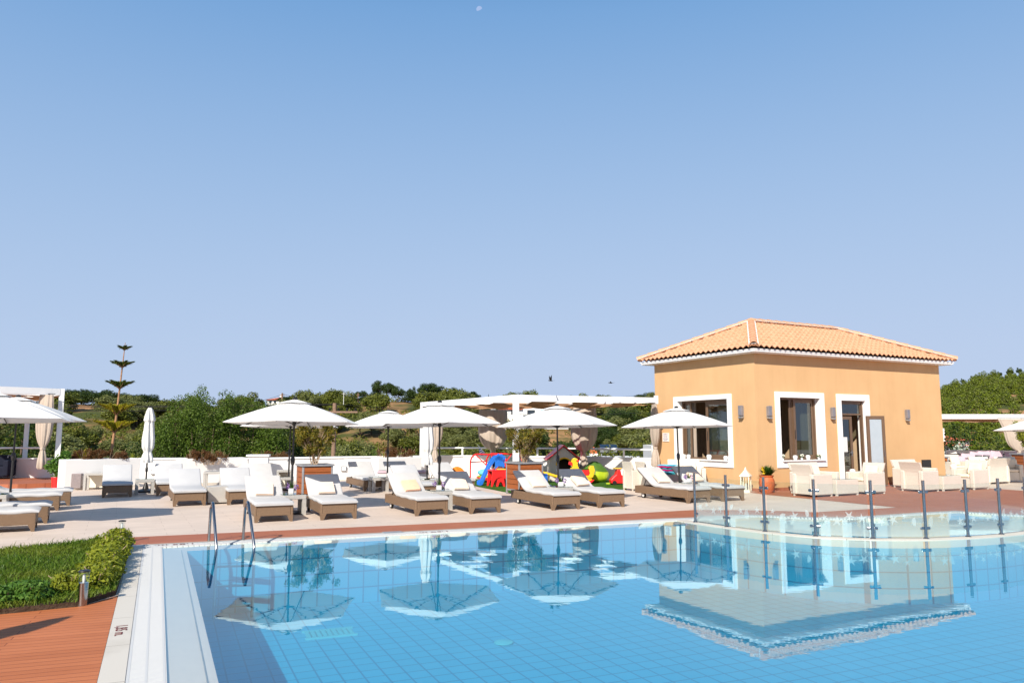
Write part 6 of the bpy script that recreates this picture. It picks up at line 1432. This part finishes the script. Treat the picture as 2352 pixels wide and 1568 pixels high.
near_tree('leafy_tree','low tree line behind the parapet rail left of the playhouse',1090,44,-9,[(-2,0,ZT(1020,44),1.2),(0,0,ZT(1012,44),1.2),(2,0,ZT(1022,44),1.3),(4,0,ZT(1015,44),1.3)],22000,'lf_scrub',.065,49)
near_tree('leafy_tree','round tree behind the rail next to the ochre building',1470,44,-9,[(0,0,ZT(985,44),1.5),(-1.6,0,ZT(1000,44),1.3),(1.4,0,ZT(995,44),1.2),(-3.2,.2,ZT(1015,44),1.2)],22000,'lf_scrub',.065,50)
near_tree('leafy_tree','large dark pine mass right of the building under the right pergola',2190,46,-8,[(-.6,0,ZT(965,46),1.3),(.8,0,ZT(975,46),1.2),(2.2,0,ZT(1000,46),1.2),(3.6,0,ZT(985,46),1.1)],26000,'lf_dark',.065,51)
near_tree('white_flowering_shrub','pale white blossomed shrub beyond the right parapet',2196,44,-4,[(0,0,ZT(1006,44),.42)],900,'lf_wht',.08,52,.05,'shrub')
near_tree('leafy_tree','light green pine mass in front of the right pergola curtain',2290,45,-8,[(0,0,ZT(985,45),1.3),(-1.3,0,ZT(1000,45),1.1),(1.3,0,ZT(990,45),1.2)],18000,'lf_bright',.065,53)
# araucaria
D=27.0; base=Q(253,1062,D); z0=.3
t=thing('araucaria_tree','tall slender araucaria with tiers of upturned branches, its lower tiers yellowing','tree',(base.x,D,z0)); 
zz=lambda y:H+(992-y)/F*D-z0; xx=lambda x:(x-253)/F*D
m=MB(); pth=[(xx(253),0,0),(xx(255),0,zz(1030)),(xx(258),0,zz(995)),(xx(262),0,zz(935)),(xx(267),0,zz(850)),(xx(271),0,zz(787))]
m.tube(pth,[.055,.05,.045,.036,.024,.01],10); m.build('trunk','pinebark',t,smooth=True)
def tierx(y): 
    for (x0,y0),(x1,y1) in (((253,1062),(255,1030)),((255,1030),(258,995)),((258,995),(262,935)),((262,935),(267,850)),((267,850),(271,787))):
        if y1<=y<=y0: return x0+(x1-x0)*(y0-y)/(y0-y1)
    return 262
for (yb,yt,hw_,leaf,nb) in ((804,797,14,'lf_norf',5),(845,832,25,'lf_norf',6),(894,877,31,'lf_norf',6),(954,930,39,'lf_norfy',7),(995,968,46,'lf_norfy',7)):
    V=[]; mb=MB(); cx=xx(tierx(yb)); zb=zz(yb); zt=zz(yt); rr=hw_/F*D*.92; g=random.Random(yb)
    for k in range(nb):
        a=2*PI*k/nb+.3; dr=Vector((math.cos(a),math.sin(a),0))
        def bp(q): return Vector((cx,0,zb))+dr*(rr*q)+Vector((0,0,(zt-zb)*(q**.8)))
        mb.tube([bp(i/6) for i in range(7)],[.022,.018,.014,.012,.009,.006,.003],6,False)
        for i in range(650):
            q=g.uniform(.03,1); p=bp(q); top=zt+.0+g.uniform(-.05,.03) ; hgt=max(.05,(top-p.z))*g.uniform(.7,1.0); lean=Vector((g.uniform(-.05,.05),g.uniform(-.05,.05),0))+dr*.02; w2=.011
            s=dr.cross(Vector((0,0,1))) if g.random()<.5 else dr; p2=p+Vector((0,0,hgt))+lean
            V+= [p-s*w2,p+s*w2,p2+s*w2*.6,p2-s*w2*.6]
        for i in range(60):
            q=g.uniform(.1,1); p=bp(q); e=Vector((g.uniform(-1,1),g.uniform(-1,1),g.uniform(-.2,.5))).normalized()*.09; s=e.orthogonal().normalized()*.009; V+=[p-s,p+s,p+e+s*.5,p+e-s*.5]
    mb.build('branch_tier','pinebark',t,recalc=False); rawquads('needles',np.array([tuple(v) for v in V]).reshape(-1,3),leaf,t)
# planter foliage
def tuft(label,x0,x1,yt,yb,D,leaf,n,seed,spiky=0,nm='rust_shrub'):
    c=(x0+x1)/2; px=(c-1176)/F*D; zb=ZT(yb,D); t=thing(nm,label,'shrub',(px,D,zb)); w2=(x1-x0)/2/F*D; h=(yb-yt)/F*D; bl=blobs(40,(0,0,h*.38),(w2*1.05,.24,h*.52),h*.26,seed,.9,-.5)
    leafmesh('foliage',bl,n*4,.020,leaf,t,.1,seed,.35,.1)
    m=MB(); g=random.Random(seed)
    for i in range(40): a=g.uniform(-w2,w2); m.tube([(a*.8,g.uniform(-.15,.15),-.1),(a+g.uniform(-.1,.1),g.uniform(-.2,.2),h*g.uniform(.5,1.02))],[.006,.002],4,False)
    m.build('stems','twig',t,recalc=False)
    if spiky:
        m=MB()
        for i in range(spiky): a=g.uniform(0,6.28); m.blade((g.uniform(-.1,.1)-w2*.6,0,.0),(math.cos(a)*.7,math.sin(a)*.5,1),h*g.uniform(1.0,1.9),.035,droop=.25,seg=4)
        m.build('spiky_leaves','lf_norfy',t,recalc=False)
tuft('rust brown foliage filling the long planter around the araucaria',172,300,1027,1059,23.2,'lf_rust',2600,61,14)
tuft('reddish brown shrub in the planter left of the low pier',432,526,1030,1058,24.2,'lf_rust',1900,62)
tuft('rust brown shrub with long sword leaves behind the far left parasol pole',585,672,1033,1056,26.6,'lf_rust',1500,63,26)
tuft('brown round shrub behind the pink bench pad',872,952,1023,1051,27.0,'lf_rust',1900,64,8)
t=thing('yellow_green_fronds','yellow green fronds at the right end of the long planter','shrub',(Q(305,1050,24).x,24,.75)); blades('fronds','lf_yel',(0,0,0),60,.5,.02,1.3,5,t,.35)
# lawn
def inpoly(p,poly):
    c=False; n=len(poly)
    for i in range(n):
        a,b=poly[i],poly[i-1]
        if (a[1]>p[1])!=(b[1]>p[1]) and p[0]<(b[0]-a[0])*(p[1]-a[1])/(b[1]-a[1])+a[0]: c=not c
    return c
lp=[(p.x,p.y) for p in law]; x0_,x1_=min(p[0] for p in lp),max(p[0] for p in lp); y0_,y1_=min(p[1] for p in lp),max(p[1] for p in lp)
V=[]; g=random.Random(77); cnt=0
while cnt<42000:
    x=g.uniform(max(x0_,-9.2),x1_); y=g.uniform(y0_,y1_)
    if not inpoly((x,y),lp): continue
    cnt+=1; h=g.uniform(.02,.06)*(1.0 if g.random()<.95 else 2.2); a=g.random()*6.28; w2=g.uniform(.003,.006); s=Vector((math.cos(a),math.sin(a),0)); ln=Vector((g.uniform(-1,1),g.uniform(-1,1),0))*h*.9; b=Vector((x,y,.04)); mid=b+Vector((0,0,h*.6))+ln*.35; tp=b+Vector((0,0,h))+ln
    V+=[b-s*w2,b+s*w2,mid+s*w2*.9,mid-s*w2*.9, mid-s*w2*.9,mid+s*w2*.9,tp+s*.0008,tp-s*.0008]
o=rawquads('lawn_grass',np.array([tuple(v) for v in V]),'lf_grass'); tag(o,'green lawn grass between the terrace and the wooden deck','grass',None,'stuff')
def hedge(label,pts,r,h,n,seed,leaf='lf_yel'):
    g=random.Random(seed); c=pts[len(pts)//2]; t=thing('box_hedge',label,'hedge',(c.x,c.y,.03)); bl=[]; m=MB()
    for i in range(len(pts)-1):
        k=max(2,int((pts[i+1]-pts[i]).length/.10))
        for j in range(k):
            p=pts[i].lerp(pts[i+1],j/k)-c; rr=r*g.uniform(.6,1.1); hh=h*g.uniform(.65,1.1); ox,oy=g.uniform(-.1,.1),g.uniform(-.08,.08); bl+= [(p.x+ox,p.y+oy,hh*.35,rr*.8,rr*.8,hh*.38),(p.x+ox,p.y+oy,hh*.75,rr*.6,rr*.6,hh*.28)]
            for q in range(3): m.tube([(p.x,p.y,0),(p.x+ox+g.uniform(-.15,.15),p.y+oy+g.uniform(-.15,.15),hh*g.uniform(.7,1))],.004,4,False)
    m.build('stems','twig',t,recalc=False); leafmesh('foliage',bl,n,.021,leaf,t,.3,seed,.55,.15)
hp=[P(218,1362),P(232,1335),P(245,1305),P(255,1280),P(264,1258)]
hedge('yellow green box hedge along the pool coping at the right end of the lawn',hp,.26,.27,15000,81)
hedge('dark green box shrub at the lower left corner of the lawn',[P(-60,1405),P(-10,1398),P(40,1392),P(95,1386)],.26,.20,9000,82,'lf_basil')
hedge('small yellow green box shrub left of the near bollard lamp',[P(160,1370),P(172,1362)],.16,.20,3500,83)
# ================= FAR THINGS =================
def house(label,x,D,zb,w,d,h,rz,roof=True,seed=0,wins=((.15,.3,.3,.7),(.6,.3,.8,.7)),nm='hill_house'):
    t=thing(nm,label,'house',((x-1176)/F*D,D,zb),rz); MB().box(-w/2,w/2,0,d,0,h).build('wall','houseW',t)
    if roof:
        e=.4; m=MB(); m.v=[(-w/2-e,-e,h),(w/2+e,-e,h),(w/2+e,d+e,h),(-w/2-e,d+e,h),(-w/2+d*.4,d/2,h+d*.12),(w/2-d*.4,d/2,h+d*.12)]; m.f=[(0,1,5,4),(2,3,4,5),(1,2,5),(3,0,4),(0,3,2,1)]; r_=m.build('roof','houseR',t); MB().box(-w*.1,-w*.1+.5,d*.3,d*.3+.5,h,h+d*.12+.6).build('chimney','houseW',r_)
    for (a,b,c,e_) in wins: MB().box(-w/2+w*a,-w/2+w*c,-.06,-.01,h*b,h*e_).build('window','glassdark',t)
    return t
D=168.; house('white hilltop house with an orange red roof above the left parasol canopy',647,D,ZT(930,D),6.0,6,ZT(919,D)-ZT(930,D),R(8),wins=((.08,.35,.16,.8),(.24,.35,.32,.8),(.5,.35,.6,.8)))
D=158.; house('small pale hut with a tiled roof right of the araucaria',298,D,ZT(953,D),1.7,2.0,ZT(943,D)-ZT(953,D),R(-25),wins=())
D=90.; t=thing('apartment_block','white apartment block with balconies seen behind the pergola','building',((1205-1176)/F*D,D,ZT(985,D)),R(6)); hh=ZT(937,D)-ZT(985,D)
MB().box(-2.1,5.2,0,7,0,hh).build('wall','houseW',t); MB().box(-2.6,-.3,-.3,6,hh-.2,hh+.35).build('roof','houseR',t); MB().box(-.3,5.2,-1.0,0,hh*.52,hh*.56).build('balcony_floor','houseW',t); MB().box(-.3,5.2,-1.0,-.95,hh*.56,hh*.66).build('balcony_rail','glassdark',t)
for (x,w_,mt) in ((.3,.9,'glassdark'),(1.9,.7,'teal_t'),(3.2,.8,'mag_t'),(-1.6,.8,'glassdark')):
    for z in (.18,.70): MB().box(x,x+w_,-.06,-.01,hh*z,hh*(z+.2)).build('window',mt,t)
D=52.; t=thing('solar_water_heater','shiny cylindrical solar water tank on a roof beyond the parapet','water heater',((1393-1176)/F*D,D,ZT(1052,D))); MB().tube([(-.55,0,.68),(.62,.15,.68)],.27,22).build('tank','steel',t,smooth=True)
m=MB(); m.tube([(-.4,0,.4),(-.4,0,-.6)],.03,6); m.tube([(.4,.1,.4),(.4,.1,-.6)],.03,6); m.build('stand','galv',t)
house('low rooftop beyond the parapet that carries the solar water tank',1400,51.,-9,6,7,ZT(1053,51)+9,0,False,nm='rooftop_house',wins=())
D=50.; t=thing('chimney','white chimney with clay cowls left of the solar water tank','chimney',((1362-1176)/F*D,D,ZT(1053,D))); MB().box(-.27,.27,0,.4,-.5,.36).build('shaft','houseW',t); m=MB(); m.lathe([(.10,0),(.10,.2),(.06,.26)],(-.12,.2,.36),12); m.lathe([(.09,0),(.09,.35),(.05,.42)],(.02,.2,.36),12); m.lathe([(.08,0),(.08,.16)],(.17,.2,.36),12); m.build('cowl','clay',t,smooth=True)
D=31.; t=thing('white_annex','small white rooftop annex with a window beside the ochre building','building',((1502-1176)/F*D,D,-2)); MB().box(-.15,1.4,0,2,0,ZT(1022,D)+2).build('wall','houseW',t); MB().box(.02,.25,-.03,-.005,ZT(1050,D)+2.0,ZT(1033,D)+2).build('window','glassdark',t); MB().lathe([(.08,0),(.1,.1),(.05,.12)],(-.02,.3,ZT(1022,D)+2),10).build('vent','galv',t)
D=70.; house('pinkish house with a terracotta roof beyond the right parapet',2186,D,-4,3.4,4,ZT(1010,D)+4,R(20)); D=58.; house('lower white house with a dark roof close to the building right edge',2176,D,-6,2.4,3,ZT(1022,D)+6,R(10),True)
# utility pole with crossarm, ridge poles and antenna
def pole(label,x,D,yt,yb,arms,r=.13):
    zt=ZT(yt,D); zb=ZT(yb,D); t=thing('utility_pole',label,'utility pole',((x-1176)/F*D,D,zb)); MB().tube([(0,0,-6),(0,0,zt-zb)],[r*1.1,r*.8],10).build('pole','polewood',t,smooth=True)
    for (z,w_,n) in arms:
        MB().box(-w_/2,w_/2,-.2,-.08,zt-zb-z-.12,zt-zb-z).build('crossarm','polewood',t)
        for i in range(n): a=-w_/2+.15+(w_-.3)*i/max(1,n-1); MB().lathe([(.04,0),(.09,.05),(.05,.1),(.09,.16),(.04,.22)],(a,-.14,zt-zb-z),10).build('insulator','rubber',t,smooth=True)
    return Vector(((x-1176)/F*D,D,zt))
D=52.; PT=pole('wooden utility pole with a crossarm of dark insulators behind the two left parasols',770,D,926,1050,((.55,3.2,6),),.17)
R1_=Vector(Q(649,903,150)); pole('distant power pole on the ridge above the left parasol tip',649,150.,903,918,((.4,1.0,0),),.2); pole('distant power pole on the ridge left of the ridge pine group',808,155.,904,920,((.3,.6,0),),.12); pole('second distant power pole beside the ridge pine group',823,155.,903,918,((.3,.6,0),),.12)
D=140.; t=thing('antenna_mast','thin pale antenna mast on the ridge above the utility pole','antenna',((790-1176)/F*D,D,ZT(930,D))); MB().tube([(0,0,0),(0,0,ZT(902,D)-ZT(930,D))],.04,6).build('mast','white_metal',t); MB().box(-.35,.35,-.02,.02,ZT(905,D)-ZT(930,D),ZT(905,D)-ZT(930,D)+.04).build('aerial','white_metal',t)
def wire(a,b,sag,r,label,n=24):
    o=MB().tube([a.lerp(b,i/n)+Vector((0,0,-sag*4*(i/n)*(1-i/n))) for i in range(n+1)],r,5).build('power_line','black',None); tag(o,label,'power line','overhead power lines')
lf=lambda x,y,D:Vector(Q(x,y,D))
wire(lf(-300,914,60),lf(766,927.5,52),.35,.022,'upper overhead wire from the left edge to the utility pole'); wire(lf(-300,922,60),lf(774,929,52),.3,.022,'middle overhead wire from the left edge to the utility pole'); wire(lf(-300,926,60),lf(784,929,52),.5,.022,'lower overhead wire from the left edge to the utility pole')
wire(lf(774,928,52),lf(1600,940,80),.6,.016,'overhead wire running right from the utility pole behind the parasols')
wire(lf(649,904.5,150),lf(808,906,155),1.0,.035,'far ridge wire between the distant power poles'); wire(lf(649,905,150),lf(480,925,120),.8,.03,'far ridge wire running down left from the distant pole'); wire(lf(823,904,155),lf(1500,905,160),1.5,.025,'faint far wire behind the ridge pines')
wire(lf(1344,1030,60),lf(1520,1045,50),.25,.012,'wire sagging over the rooftop beside the solar tank')
# moon
D=2500.; q=Q(1101,22,D); t=thing('moon','pale half moon high in the clear sky','moon',q); m=MB(); n=20; k=16; rr=7.4/F*D
for i in range(k+1):
    a=-PI/2+PI*i/k
    for j in range(n+1):
        b=PI*(j/n)  # half sphere facing camera, one side squeezed to build in the moon's phase
        lim=.35; x=rr*math.cos(a)*(math.cos(b)*(1 if math.cos(b)<0 else lim)); m.v.append((x,-rr*math.cos(a)*math.sin(b),rr*math.sin(a)))
for i in range(k):
    for j in range(n): a=i*(n+1)+j; m.f.append((a,a+1,a+n+2,a+n+1))
m.xf((0,0,0),0,1,ry=R(62)); M['moon']=emis('moon_glow',(.31,.42,.66),1.0); m.build('disc','moon',t,smooth=True)  # moon glows by itself in place of sunlight falling on it
# swallows
def bird(label,x,y,D,s,rz,up_):
    q=Q(x,y,D); t=thing('swallow',label,'bird',q,rz); m=MB(); m.ball((0,0,0),(.075*s,.022*s,.02*s),10,6); m.ball((-.075*s,0,.008*s),(.022*s,.018*s,.017*s),8,6); m.add([(.06*s,0,0),(.17*s,.03*s,.02*s),(.10*s,.0,.0),(.17*s,-.03*s,.02*s)],[(0,1,2),(0,2,3)])
    for sg in (-1,1): m.add([(-.04*s,sg*.015*s,.01*s),(.03*s,sg*.015*s,.01*s),(.02*s,sg*.07*s,.05*s*up_),(-.01*s,sg*.15*s,.13*s*up_+.01*s),(-.045*s,sg*.07*s,.07*s*up_)],[(0,1,2,4),(4,2,3)])
    m.build('body','black',t)
bird('swallow with raised wings flying above the pergola',1265,874,22,.8,R(15),1.5); bird('smaller swallow gliding near the left edge of the ochre building roof',1403,879,30,1.0,R(-5),.35)
